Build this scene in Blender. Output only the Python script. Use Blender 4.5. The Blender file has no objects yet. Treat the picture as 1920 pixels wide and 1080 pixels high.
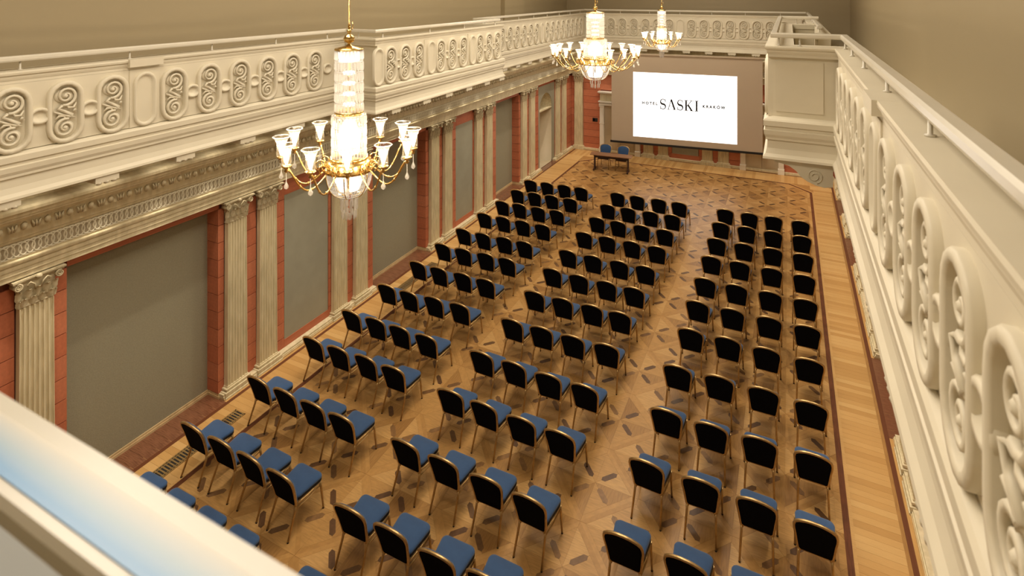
import bpy, math, random
from mathutils import Vector, Matrix
R = math.radians
random.seed(7)
scene = bpy.context.scene
COL = scene.collection

# ---------------------------------------------------------------- camera, world, exposure
cam_d = bpy.data.cameras.new('camera')
cam = bpy.data.objects.new('camera', cam_d); COL.objects.link(cam)
cam.location = (0, 0, 7.5); cam.rotation_euler = (R(90), 0, R(26.0))
cam_d.sensor_width = 36.0; cam_d.lens = 1066.0 / 1920 * 36
cam_d.shift_y = -555.0 / 1920; cam_d.clip_start = 0.05
cam_d.dof.use_dof = True; cam_d.dof.focus_distance = 14.0; cam_d.dof.aperture_fstop = 2.6
scene.camera = cam
world = bpy.data.worlds.new('world'); scene.world = world; world.use_nodes = True
world.node_tree.nodes['Background'].inputs[0].default_value = (1.0, .85, .65, 1)
world.node_tree.nodes['Background'].inputs[1].default_value = 0.0
scene.view_settings.view_transform = 'Standard'; scene.view_settings.look = 'None'
scene.view_settings.gamma = 1.0; scene.view_settings.use_curve_mapping = False
scene.view_settings.exposure = 0.12
scene.cycles.adaptive_threshold = .04; scene.cycles.max_bounces = 8; scene.cycles.diffuse_bounces = 4; scene.cycles.glossy_bounces = 3; scene.cycles.transparent_max_bounces = 16; scene.cycles.caustics_reflective = False; scene.cycles.caustics_refractive = False
WARM = (1.0, .89, .73)
CHANDELIER_W = 9.0      # per bulb
DOWNLIGHT_W = 95.0
OVERHEAD_FILL_W = 325.0
HALL_X = -3.87           # long axis of the hall

def area_light(name, loc, sx, sy, w, col=WARM):
    l = bpy.data.lights.new(name, 'AREA'); l.shape = 'RECTANGLE'; l.size = sx; l.size_y = sy; l.energy = w; l.color = col
    o = bpy.data.objects.new(name, l); COL.objects.link(o); o.location = loc
    return o
for yy in (2.5, 8.2, 14.0, 19.8):      # unseen area lights added overhead as soft top fill
    area_light('overhead_fill_light', (HALL_X, yy, 10.55), 4.6, 2.2, OVERHEAD_FILL_W)

# ---------------------------------------------------------------- materials
def nodes(name):
    m = bpy.data.materials.new(name); m.use_nodes = True
    nt = m.node_tree; b = nt.nodes['Principled BSDF']
    return m, nt, b
def mat(name, c1, c2=None, rough=.6, metal=0., scale=6., stretch=(1, 1, 1), bump=0., coat=0., detail=4., contrast=(.35, .65), sheen=0., coords='Object', spec=.5):
    m, nt, b = nodes(name)
    b.inputs['Roughness'].default_value = rough; b.inputs['Metallic'].default_value = metal
    b.inputs['Coat Weight'].default_value = coat; b.inputs['Coat Roughness'].default_value = .15
    b.inputs['Sheen Weight'].default_value = sheen; b.inputs['Specular IOR Level'].default_value = spec
    if c2 is None: c2 = tuple(x * .88 for x in c1)
    tc = nt.nodes.new('ShaderNodeTexCoord'); mp = nt.nodes.new('ShaderNodeMapping'); mp.inputs['Scale'].default_value = stretch
    nz = nt.nodes.new('ShaderNodeTexNoise'); nz.inputs['Scale'].default_value = scale; nz.inputs['Detail'].default_value = detail
    cr = nt.nodes.new('ShaderNodeValToRGB')
    cr.color_ramp.elements[0].position = contrast[0]; cr.color_ramp.elements[0].color = (*c2, 1)
    cr.color_ramp.elements[1].position = contrast[1]; cr.color_ramp.elements[1].color = (*c1, 1)
    L = nt.links.new
    L(tc.outputs[coords], mp.inputs[0]); L(mp.outputs[0], nz.inputs['Vector']); L(nz.outputs['Fac'], cr.inputs[0]); L(cr.outputs[0], b.inputs['Base Color'])
    if bump:
        bp = nt.nodes.new('ShaderNodeBump'); bp.inputs['Strength'].default_value = bump; bp.inputs['Distance'].default_value = .01
        L(nz.outputs['Fac'], bp.inputs['Height']); L(bp.outputs[0], b.inputs['Normal'])
    return m
def emit(name, col, s):
    m, nt, b = nodes(name)
    b.inputs['Base Color'].default_value = (*col, 1); b.inputs['Emission Color'].default_value = (*col, 1); b.inputs['Emission Strength'].default_value = s
    nz = nt.nodes.new('ShaderNodeTexNoise'); nz.inputs['Scale'].default_value = 3
    mr = nt.nodes.new('ShaderNodeMapRange'); mr.inputs[3].default_value = s * .97; mr.inputs[4].default_value = s
    nt.links.new(nz.outputs['Fac'], mr.inputs[0]); nt.links.new(mr.outputs[0], b.inputs['Emission Strength'])
    return m
def crystal(name, tint, clear, white):
    m = bpy.data.materials.new(name); m.use_nodes = True; nt = m.node_tree; nt.nodes.clear(); N = nt.nodes.new; L = nt.links.new
    out = N('ShaderNodeOutputMaterial'); tr = N('ShaderNodeBsdfTransparent'); gl = N('ShaderNodeBsdfGlossy'); df = N('ShaderNodeBsdfTranslucent')
    lw = N('ShaderNodeLayerWeight'); lw.inputs[0].default_value = clear
    gl.inputs['Roughness'].default_value = .06; tr.inputs[0].default_value = (*tint, 1); df.inputs[0].default_value = (*tint, 1)
    a = N('ShaderNodeMixShader'); c = N('ShaderNodeMixShader'); c.inputs[0].default_value = white
    L(lw.outputs['Facing'], a.inputs[0]); L(tr.outputs[0], a.inputs[1]); L(gl.outputs[0], a.inputs[2])
    L(a.outputs[0], c.inputs[1]); L(df.outputs[0], c.inputs[2]); L(c.outputs[0], out.inputs[0])
    return m
M = {}
M['cream'] = mat('cream_painted_plaster', (.68, .62, .485), (.64, .58, .45), .5, scale=2.0, contrast=(.3, .7))
M['cream_side'] = mat('pale_cream_plaster', (.66, .61, .475), (.62, .57, .44), .5, scale=2.0)
M['upper'] = mat('olive_beige_wall_paint', (.43, .35, .215), (.40, .325, .20), .5, scale=.5, contrast=(.3, .7), coords='Generated')
M['ceiling'] = mat('ceiling_plaster', (.74, .68, .54), (.70, .64, .50), .7, scale=1)
M['stone'] = mat('yellow_grey_stucco_stone', (.70, .61, .41), (.57, .49, .31), .6, scale=4, stretch=(3, 3, .6), bump=.05)
M['stone_relief'] = mat('carved_stucco_stone', (.62, .54, .37), (.43, .36, .22), .6, scale=14, bump=.1)
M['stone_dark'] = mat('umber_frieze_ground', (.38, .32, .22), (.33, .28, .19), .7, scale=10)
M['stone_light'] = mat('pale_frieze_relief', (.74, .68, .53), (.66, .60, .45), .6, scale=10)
M['red'] = [mat('terracotta_painted_block_%d' % i, c, tuple(x * .86 for x in c), .6, scale=5, bump=.04) for i, c in
            enumerate([(.52, .165, .080), (.50, .150, .071), (.54, .18, .090), (.475, .145, .070)])]
M['joint'] = mat('dark_red_mortar_joint', (.20, .06, .035), None, .8)
M['niche'] = mat('olive_grey_acoustic_cloth', (.31, .285, .195), (.26, .235, .16), .9, scale=55, contrast=(.25, .75), bump=.15)
M['bluegrey'] = mat('blue_grey_painted_panel', (.33, .315, .235), (.285, .27, .20), .7, scale=3, contrast=(.2, .8))
M['gold_line'] = mat('gilt_baseboard', (.62, .46, .25), (.50, .36, .19), .35)
M['darkwood'] = mat('mahogany_border_wood', (.15, .05, .020), (.10, .033, .014), .45, scale=5, stretch=(8, 1, 1), spec=.25)
M['niche_wood'] = mat('dark_niche_board_wood', (.24, .10, .05), (.13, .05, .025), .25, scale=3, stretch=(1, 6, 1), coat=.4)
def wood(name, c, d=.8, st=(1, 9, 1)): return mat(name, c, tuple(x * d for x in c), .42, scale=5, stretch=st, coat=.04, detail=6, contrast=(.32, .68), spec=.3)
M['plank'] = [wood('oak_plank_%d' % i, c, st=(.8, 12, 1)) for i, c in enumerate([(.57, .335, .122), (.54, .31, .108), (.60, .365, .14), (.49, .272, .09)])]
M['parq'] = [wood('oak_parquet_%d' % i, c, .74, [(1.2, 9, 1), (9, 1.2, 1), (1.2, 9, 1), (9, 1.2, 1)][i]) for i, c in enumerate([(.48, .262, .086), (.385, .20, .062), (.56, .322, .116), (.335, .168, .051)])]
M['band'] = [wood('oak_band_%d' % i, c, .84, (3, 3, 1)) for i, c in enumerate([(.47, .255, .083), (.42, .222, .07)])]
M['hex'] = [wood('walnut_inlay_%d' % i, c, .7, (3, 3, 1)) for i, c in enumerate([(.155, .078, .032), (.19, .095, .038), (.26, .135, .052), (.125, .06, .026)])]
M['gold'] = mat('polished_brass', (.86, .62, .26), (.74, .50, .18), .22, 1.0, scale=12)
M['chair_gold'] = mat('bronze_gold_chair_tube', (.56, .38, .17), (.46, .30, .12), .36, .8, scale=20)
M['chair_blue'] = mat('blue_velour_upholstery', (.022, .068, .172), (.016, .054, .145), .85, scale=9, contrast=(.25, .75), sheen=.25, bump=.04)
M['chair_black'] = mat('black_chair_back_fabric', (.004, .004, .006), (.003, .003, .005), .95, scale=40, spec=.05)
M['chair_edge'] = mat('dark_navy_seat_welt', (.008, .014, .03), None, .9)
M['table'] = mat('walnut_table_laminate', (.36, .19, .10), (.27, .135, .07), .35, scale=5, stretch=(1, 8, 8))
M['dark_metal'] = mat('dark_red_brown_table_leg', (.05, .022, .018), None, .4)
M['white'] = mat('white_lacquered_woodwork', (.80, .76, .67), (.77, .73, .64), .35, scale=2)
M['rail'] = mat('ivory_lacquered_handrail', (.64, .59, .49), (.61, .565, .465), .25, scale=3)
def painted_blue_reflection():  # bluish light reflected on the rail, painted in as a fading colour
    m, nt, b = nodes('rail_blue_reflection_fading_to_ivory'); b.inputs['Roughness'].default_value = .3; L = nt.links.new
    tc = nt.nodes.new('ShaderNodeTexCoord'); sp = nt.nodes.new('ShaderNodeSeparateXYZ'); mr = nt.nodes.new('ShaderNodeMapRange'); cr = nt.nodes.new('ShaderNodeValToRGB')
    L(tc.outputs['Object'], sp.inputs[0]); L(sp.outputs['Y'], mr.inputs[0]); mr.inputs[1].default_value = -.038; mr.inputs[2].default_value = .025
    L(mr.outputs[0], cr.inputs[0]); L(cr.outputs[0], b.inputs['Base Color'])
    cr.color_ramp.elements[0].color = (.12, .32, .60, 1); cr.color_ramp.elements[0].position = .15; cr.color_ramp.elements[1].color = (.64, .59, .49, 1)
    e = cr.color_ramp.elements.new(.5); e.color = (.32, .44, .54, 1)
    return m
M['rail_reflection'] = painted_blue_reflection()
M['grey_sheet'] = mat('grey_sheet_colour', (.27, .27, .25), (.25, .25, .23), .6, scale=3)
M['door'] = mat('beige_door_recess', (.50, .41, .28), (.46, .38, .25), .6, scale=2)
M['grille'] = mat('brass_floor_grille', (.45, .30, .12), (.35, .22, .08), .4, .6)
M['black'] = mat('black_void', (.010, .008, .006), None, .7)
M['screen'] = mat('matt_projection_cloth', (.50, .405, .30), (.485, .39, .29), .9, scale=1)
M['image'] = emit('projected_white_image', (1, 1, 1), 1.25)
M['ink'] = mat('black_projected_lettering', (.004, .004, .004), None, .9)
M['bulb'] = emit('glowing_bulb', (1.0, .86, .60), 8.0)
M['core'] = emit('glowing_lamp_core', (1.0, .93, .80), 1.9)
M['crystal'] = crystal('cut_crystal', (.97, .95, .92), .40, .34)
M['shade'] = crystal('etched_glass_shade', (1.0, .93, .80), .25, .035)

# ---------------------------------------------------------------- mesh builder
class MB:
    def __init__(s): s.v = []; s.f = []; s.m = []; s.sm = []
    def face(s, idx, m=0, sm=False): s.f.append(idx); s.m.append(m); s.sm.append(sm)
    def box(s, x0, x1, y0, y1, z0, z1, m=0):
        b = len(s.v)
        s.v += [(x0, y0, z0), (x1, y0, z0), (x1, y1, z0), (x0, y1, z0), (x0, y0, z1), (x1, y0, z1), (x1, y1, z1), (x0, y1, z1)]
        for q in ((3, 2, 1, 0), (4, 5, 6, 7), (0, 1, 5, 4), (1, 2, 6, 5), (2, 3, 7, 6), (3, 0, 4, 7)): s.face([b + i for i in q], m)
        return s
    def prism(s, poly, fn, a, b, m=0, sm=False):
        """poly: list of 2-D points, fn(p, q, t) -> xyz, extruded from t=a to t=b"""
        k = len(s.v); n = len(poly)
        s.v += [fn(p, q, a) for p, q in poly] + [fn(p, q, b) for p, q in poly]
        s.face(list(range(k + n - 1, k - 1, -1)), m); s.face(list(range(k + n, k + 2 * n)), m)
        for i in range(n):
            j = (i + 1) % n; s.face([k + i, k + j, k + n + j, k + n + i], m, sm)
        return s
    def loops(s, rings, m=0, sm=True, cap0=True, cap1=True, closed=True):
        k = len(s.v); n = len(rings[0])
        for r in rings: s.v += [tuple(p) for p in r]
        for a in range(len(rings) - 1):
            for i in range(n if closed else n - 1):
                j = (i + 1) % n; s.face([k + a * n + i, k + a * n + j, k + (a + 1) * n + j, k + (a + 1) * n + i], m, sm)
        if cap0: s.face(list(range(k + n - 1, k - 1, -1)), m, False)
        if cap1: e = k + (len(rings) - 1) * n; s.face(list(range(e, e + n)), m, False)
        return s
    def lathe(s, prof, n=16, c=(0, 0), m=0, sm=True, cap0=True, cap1=True):
        return s.loops([[(c[0] + r * math.cos(2 * math.pi * i / n), c[1] + r * math.sin(2 * math.pi * i / n), z) for i in range(n)] for r, z in prof], m, sm, cap0, cap1)
    def tube(s, pts, rad, n=6, m=0, sm=True):
        pts = [Vector(p) for p in pts]; rings = []; up = None
        for i, p in enumerate(pts):
            d = (pts[min(i + 1, len(pts) - 1)] - pts[max(i - 1, 0)]).normalized()
            if up is None:
                up = d.orthogonal().normalized()
            up = (up - d * up.dot(d))
            up = d.orthogonal().normalized() if up.length < 1e-4 else up.normalized()
            w = d.cross(up); r = rad[i] if isinstance(rad, (list, tuple)) else rad
            rings.append([tuple(p + (up * math.cos(2 * math.pi * k / n) + w * math.sin(2 * math.pi * k / n)) * r) for k in range(n)])
        return s.loops(rings, m, sm)
    def sweep(s, prof, path, m=0, sm=False):
        """closed profile (n, z) swept along plan path; n positive towards the left of the path"""
        P = [Vector(p) for p in path]; rings = []
        for i, p in enumerate(P):
            ds = []
            if i > 0: ds.append((P[i] - P[i - 1]).normalized())
            if i < len(P) - 1: ds.append((P[i + 1] - P[i]).normalized())
            ns = [Vector((-d.y, d.x)) for d in ds]
            mi = sum(ns, Vector((0, 0))).normalized(); mi = mi / mi.dot(ns[0])
            rings.append([(p.x + mi.x * a, p.y + mi.y * a, z) for a, z in prof])
        return s.loops(rings, m, sm)
    def mesh(s, name, mats):
        me = bpy.data.meshes.new(name); me.from_pydata(s.v, [], s.f)
        for x in (mats if isinstance(mats, (list, tuple)) else [mats]): me.materials.append(x)
        me.polygons.foreach_set('material_index', s.m); me.polygons.foreach_set('use_smooth', s.sm); me.update()
        return me
    def build(s, name, mats, parent=None, loc=(0, 0, 0), rz=0.):
        return inst(name, s.mesh(name, mats), parent, loc, rz)
def inst(name, me, parent=None, loc=(0, 0, 0), rz=0., scale=None):
    o = bpy.data.objects.new(name, me); COL.objects.link(o); o.location = loc
    if rz: o.rotation_euler = (0, 0, rz)
    if scale: o.scale = scale
    if parent: o.parent = parent
    return o
def empty(name, loc=(0, 0, 0), rz=0.):
    o = bpy.data.objects.new(name, None); COL.objects.link(o); o.location = loc; o.rotation_euler = (0, 0, rz); o.empty_display_size = .1
    return o
def tag(o, label, cat, group=None, kind=None):
    o['label'] = label; o['category'] = cat
    if group: o['group'] = group
    if kind: o['kind'] = kind
    return o
def copy_tree(o, parent=None):
    c = o.copy(); COL.objects.link(c)
    if parent is not None: c.parent = parent
    for ch in list(o.children): copy_tree(ch, c)
    return c
UNIT = {}
def unit_box(mt):
    if mt.name not in UNIT: UNIT[mt.name] = MB().box(0, 1, 0, 1, 0, 1).mesh('unit_block', mt)
    return UNIT[mt.name]
def block(name, mt, parent, x0, x1, y0, y1, z0, z1):
    return inst(name, unit_box(mt), parent, (x0, y0, z0), 0, (x1 - x0, y1 - y0, z1 - z0))
ORD = ['first', 'second', 'third', 'fourth', 'fifth', 'sixth', 'seventh', 'eighth', 'ninth', 'tenth', 'eleventh', 'twelfth', 'thirteenth']

# ---------------------------------------------------------------- room shell
XL, XR = -9.45, 1.71            # faces of the lower side walls
mir = lambda x: 2 * HALL_X - x
YE = 25.95                      # face of the lower end wall
UXL, UXR, UYE, UYR, ZC = -10.2, 2.26, 27.3, -2.2, 10.6
floor = MB().box(UXL, UXR, UYR, UYE, -.2, 0).build('floor', M['parq'][1]); tag(floor, 'wooden hall floor with inlaid star parquet and plank border', 'floor', kind='structure')
o = MB().box(UXL - .2, UXR + .2, UYR - .2, UYE + .2, ZC, ZC + .2).build('ceiling', M['ceiling']); tag(o, 'plain plaster ceiling high above the hall', 'ceiling', kind='structure')
wall_up_left = MB().box(UXL - .2, UXL, UYR, UYE, 5.55, ZC).build('wall_upper_left', M['upper']); tag(wall_up_left, 'olive beige wall above the left gallery', 'wall', kind='structure')
MB().box(UXL, UXL + .18, 19.9, 21.7, 5.55, ZC).build('wall_pier', M['upper'], wall_up_left)
o = MB().box(UXR, UXR + .2, UYR, UYE, 5.55, ZC).build('wall_upper_right', M['upper']); tag(o, 'olive beige wall above the right gallery', 'wall', kind='structure')
o = MB().box(UXL - .2, UXR + .2, UYE, UYE + .2, 5.55, ZC).build('wall_upper_end', M['upper']); tag(o, 'olive beige wall above the far gallery', 'wall', kind='structure')
o = MB().box(UXL - .2, UXR + .2, UYR - .2, UYR, 0, ZC).build('wall_rear', M['upper']); tag(o, 'plain wall behind the viewer', 'wall', kind='structure')

# bay layout along the side walls: pilaster centres, openings
PIL_Y = [4.19, 7.37, 8.08, 10.12, 10.84, 14.04, 14.77, 16.70, 17.42, 20.34, 21.13, 24.00, 24.78]
PW = .43
NICHES = [(4.60, 7.05), (11.36, 13.70), (18.06, 20.0)]
PANELS = [(2.3, 3.80), (8.56, 9.82), (15.33, 16.40)]
ARCH = (21.95, 23.50)
NB, NZ = .30, 3.50               # niche depth and height
CH = .3195                       # height of one course of the painted blocks

def strips():
    """spans of block facing between pilasters and openings: (y0, y1, deep) ; deep = far jamb of a niche"""
    out = []
    cuts = sorted([(a, b, 'n') for a, b in NICHES] + [(a, b, 'p') for a, b in PANELS] + [(ARCH[0] - .05, ARCH[1] + .22, 'a')] + [(y - PW / 2, y + PW / 2, 'c') for y in PIL_Y])
    prev = 2.0; pk = None
    for a, b, k in cuts + [(YE, YE, 'e')]:
        if a - prev > .03: out.append((prev, a, pk == 'n', k == 'n'))
        prev = b; pk = k
    return out

def side_wall(left):
    sx = (lambda x: x) if left else mir
    def bx(mb, x0, x1, *r, m=0):
        a, b = sorted((sx(x0), sx(x1))); return mb.box(a, b, *r, m=m)
    mb = MB()
    # solid backing, recessed behind the facing blocks, with the niches left open
    y = UYR
    for a, b in NICHES:
        bx(mb, UXL - .2, XL - .03, y, a, 0, 5.0); bx(mb, UXL - .2, XL - NB - .03, a, b, 0, 5.0); bx(mb, UXL - .2, XL - .03, a, b, NZ, 5.0); y = b
    bx(mb, UXL - .2, XL - .03, y, ARCH[0], 0, 5.0); bx(mb, UXL - .2, XL - .6, ARCH[0], ARCH[1], 0, 5.0)
    bx(mb, UXL - .2, XL - .03, ARCH[0], ARCH[1], 3.45, 5.0); bx(mb, UXL - .2, XL - .03, ARCH[1], UYE, 0, 5.0)
    w = mb.build('wall_left' if left else 'wall_right', M['joint'])
    tag(w, 'terracotta block wall with grey niches along the left side' if left else 'terracotta block wall half hidden below the right balcony', 'wall', kind='structure')
    stuff = MB(); ri = 0
    def blk(x0, x1, y0, y1, z0, z1):
        nonlocal ri
        ri = (ri * 5 + 3 + random.randint(0, 3)) % 4
        a, b = sorted((sx(x0), sx(x1)))
        if left and y1 > 3.3: block('stone_block', M['red'][ri], w, a, b, y0, y1, z0, z1)
        else: stuff.box(a, b, y0, y1, z0, z1, ri)
    for y0, y1, jamb, before in strips():
        for k in range(11):
            z0, z1 = k * CH + (.0 if k else .1), min((k + 1) * CH, NZ) - .012
            blk(XL - NB - .02 if (jamb or before) else XL - .03, XL, y0 + (-.015 if jamb else .004), y1 - .004, z0, z1)
    for a, b in NICHES + [(p, q) for p, q in PANELS]:
        blk(XL - .03, XL, a, b, 3.50, 3.68)
    blk(XL - .03, XL, ARCH[0] - .05, ARCH[1] + .22, 3.50, 3.68)
    for a, b in PANELS: blk(XL - .03, XL, a, b, .1, .26); blk(XL - .03, XL, a, b, 3.27, 3.5)
    if stuff.v: s = stuff.build('block_facing', M['red'], w); s['kind'] = 'stuff'
    for a, b in NICHES:
        x = XL - NB
        q = MB(); bx(q, x - .03, x, a, b - .0, .09, NZ); q.build('niche_panel', M['niche'], w)
        q = MB(); bx(q, x, x + .02, a, b, 0, .05); bx(q, x, x + .012, a, b, .05, .09); bx(q, x, XL + .02, b - .02, b, 0, .05); bx(q, x, XL, b - .012, b, .05, .09); q.build('niche_baseboard', M['gold_line'], w)
    for a, b in PANELS:
        q = MB(); bx(q, XL - .03, XL - .008, a + .01, b - .01, .26, 3.27); q.build('painted_panel', M['bluegrey'], w)
    # arched shell niche
    a, b = ARCH; c = (a + b) / 2; r = (b - a) / 2 - .08; zs = 2.45; n = 16
    q = MB(); arc = [(c - r * math.cos(math.pi * i / n), zs + r * math.sin(math.pi * i / n)) for i in range(n + 1)]
    yo0, yo1 = a - .05, b + .22
    fx = lambda p, z, t: (sx(t), p, z)
    q.prism([(yo0, .1), (c - r, .1)] + arc[:n // 2 + 1] + [(c, 3.5), (yo0, 3.5)], fx, XL - .03, XL - .005)
    q.prism([(c, 3.5)] + arc[n // 2:] + [(c + r, .1), (yo1, .1), (yo1, 3.5)], fx, XL - .03, XL - .005)
    q.build('arch_surround', M['bluegrey'], w)
    q = MB(); dep = .5
    ring = lambda z, k: [(sx(XL - .03 - dep * k * math.sin(math.pi * i / n)), c - r * k * math.cos(math.pi * i / n), z) for i in range(n + 1)]
    q.loops([ring(0.02, 1), ring(zs, 1)], sm=True, cap0=True, cap1=False, closed=False); q.build('niche_shell_wall', M['door'], w)
    q = MB(); rings = []
    for j in range(7):
        t = j / 6 * math.pi / 2; k = math.cos(t) * .999 + .001
        rings.append([(sx(XL - .03 - dep * k * math.sin(math.pi * i / (2 * n)) * (1 + .10 * (i % 2))), c - r * k * math.cos(math.pi * i / (2 * n)), zs + r * math.sin(t)) for i in range(2 * n + 1)])
    q.loops(rings, sm=False, cap0=False, cap1=False, closed=False); q.build('niche_conch', M['stone_relief'], w)
    q = MB(); bx(q, XL - .5, XL - .02, c - r, c + r, zs - .05, zs); q.build('niche_cornice', M['stone'], w)
    return w
wall_left = side_wall(True); wall_right = side_wall(False)

# ---- low plinth along the side walls (baseboards), interrupted at the niches
def plinth(left):
    sx = (lambda x: x) if left else mir
    mb = MB(); y = UYR
    def run(a, b):
        for x0, z0, z1, m in ((.150, 0, .035, 1), (.135, .035, .06, 0), (.12, .06, .10, 0)):
            p, q = sorted((sx(XL - .02), sx(XL + x0))); mb.box(p, q, a, b, z0, z1, m)
    for a, b in NICHES + [ARCH]: run(y, a); y = b
    run(y, YE)
    o = mb.build('baseboard_left' if left else 'baseboard_right', [M['stone'], M['gold_line']])
    tag(o, 'low moulded stone plinth along the %s wall' % ('left' if left else 'right'), 'baseboard', kind='structure')
plinth(True); plinth(False)

# ---------------------------------------------------------------- end wall
end_wall = MB().box(UXL, UXR, YE + .02, UYE + .2, 0, 5.0).build('wall_end', M['joint']); tag(end_wall, 'terracotta end wall behind the projection screen', 'wall', kind='structure')
E_PIL = [-9.07, -5.75, -5.09, -3.20, -2.54, 1.33]
E_DOOR = [(-8.0, -6.12), (-1.86, -.20)]
cuts = sorted([(x - .22, x + .22) for x in E_PIL] + [(a, b) for a, b in E_DOOR] + [(-4.72, -3.56)])
px = XL
for a, b in cuts + [(XR, XR)]:
    if a - px > .04:
        for k in range(11):
            z0, z1 = k * CH + (.0 if k else .1), min((k + 1) * CH, 3.66) - .012
            block('stone_block', M['red'][(k * 3 + int(a * 7)) % 4], end_wall, px + .003, a - .003, YE, YE + .03, z0, z1)
    px = b
for z0, z1 in ((.1, .30), (3.3, 3.66)): block('stone_block', M['red'][0], end_wall, -4.72, -3.56, YE, YE + .03, z0, z1)
for a, b in E_DOOR: block('stone_block', M['red'][2], end_wall, a, b, YE, YE + .03, 2.90, 3.66)
MB().box(-4.70, -3.58, YE + .005, YE + .03, .3, 3.3).build('painted_panel', M['bluegrey'], end_wall)
o = MB().box(XL, XR, YE - .12, YE + .02, 0, .035, 1).box(XL, XR, YE - .09, YE + .02, .035, .1, 0).build('baseboard_end', [M['stone'], M['gold_line']]); tag(o, 'low moulded stone plinth along the end wall', 'baseboard', kind='structure')
for i, (a, b) in enumerate(E_DOOR):
    d = empty('door_%d' % (i + 1), ((a + b) / 2, YE, 0)); w = (b - a) / 2
    tag(d, ['white framed doorway left of the projection screen', 'white framed doorway with beige recess below the right end of the screen'][i], 'door', kind='structure')
    for s in (-1, 1):
        q = MB(); x0, x1 = sorted((s * w, s * (w - .20)))
        q.box(x0, x1, -.16, .02, 0, 2.2).box(x0 - .02, x1 + .02, -.19, .02, 0, .22).box(x0 + .04, x1 - .04, -.175, .02, .35, 1.3).box(x0 + .04, x1 - .04, -.175, .02, 1.4, 2.05)
        q.box(x0 - .015, x1 + .015, -.18, .02, 1.33, 1.37).box(x0 - .03, x1 + .03, -.2, .02, 2.13, 2.17).build('door_jamb', M['white'], d)
    MB().box(-w - .03, w + .03, -.20, .02, 2.20, 2.28).box(-w, w, -.15, .02, 2.28, 2.34).box(-w - .05, w + .05, -.24, .02, 2.34, 2.40).build('door_lintel', M['white'], d)
    MB().box(-w, w, -.12, .02, 2.40, 2.74).build('door_frieze', M['stone'], d)
    MB().box(-w - .04, w + .04, -.20, .02, 2.74, 2.79).box(-w - .08, w + .08, -.26, .02, 2.79, 2.84).build('door_cornice', M['white'], d)
    for s in (-1, 1):
        q = MB(); x0, x1 = sorted((s * .005, s * (w - .20)))
        lf = q.box(x0, x1, -.04, .0, 0.04, 2.2).build('door_leaf', M['door'], d)
        for z0, z1 in ((.2, .85), (1.0, 2.05)):
            MB().box(x0 + .1, x1 - .1, -.055, -.04, z0, z1).build('door_field', M['door'], lf)
    MB().box(-w + .2, w - .2, -.16, .02, 0, .02).build('threshold', M['darkwood'], d)

# ---------------------------------------------------------------- pilasters (built facing -Y, turned to their wall)
def volute(mb, cx, cz, r, y0, y1, s):
    pts = []
    for i in range(22):
        t = i / 21; a = t * 4.2 * math.pi; rr = r * (1 - .8 * t)
        pts.append((cx + s * rr * math.cos(a + 1.2), (y0), cz + rr * math.sin(a + 1.2)))
    mb.tube(pts, [r * .24 * (1 - .5 * i / 21) for i in range(22)], 5)
    mb.lathe([(r * .8, 0), (r * .8, 1)], 10) if False else None
    ring = lambda y: [(cx + r * .85 * math.cos(k * math.pi / 6), y, cz + r * .85 * math.sin(k * math.pi / 6)) for k in range(12)]
    mb.loops([ring(y1), ring(y0 + .004)], sm=True)
def leaf(mb, x, z0, h, w, y0, curl, m=0):
    """acanthus leaf: rises from z0, tip curls outward (-Y)"""
    rows = []
    for i in range(6):
        t = i / 5; z = z0 + h * (t if t < .85 else .85 + (t - .85) * -.25)
        y = y0 - .012 - curl * t ** 2.2
        ww = w * (.62 + .38 * math.sin(math.pi * min(1, t * 1.15))) * (1 if i < 5 else .45) * (1.08 if i % 2 else .9)
        rows.append([(x - ww / 2, y + .016, z), (x - ww / 4, y - .004, z), (x, y - .014, z + .004), (x + ww / 4, y - .004, z), (x + ww / 2, y + .016, z)])
    mb.loops(rows, m, True, False, False, closed=False)
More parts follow.
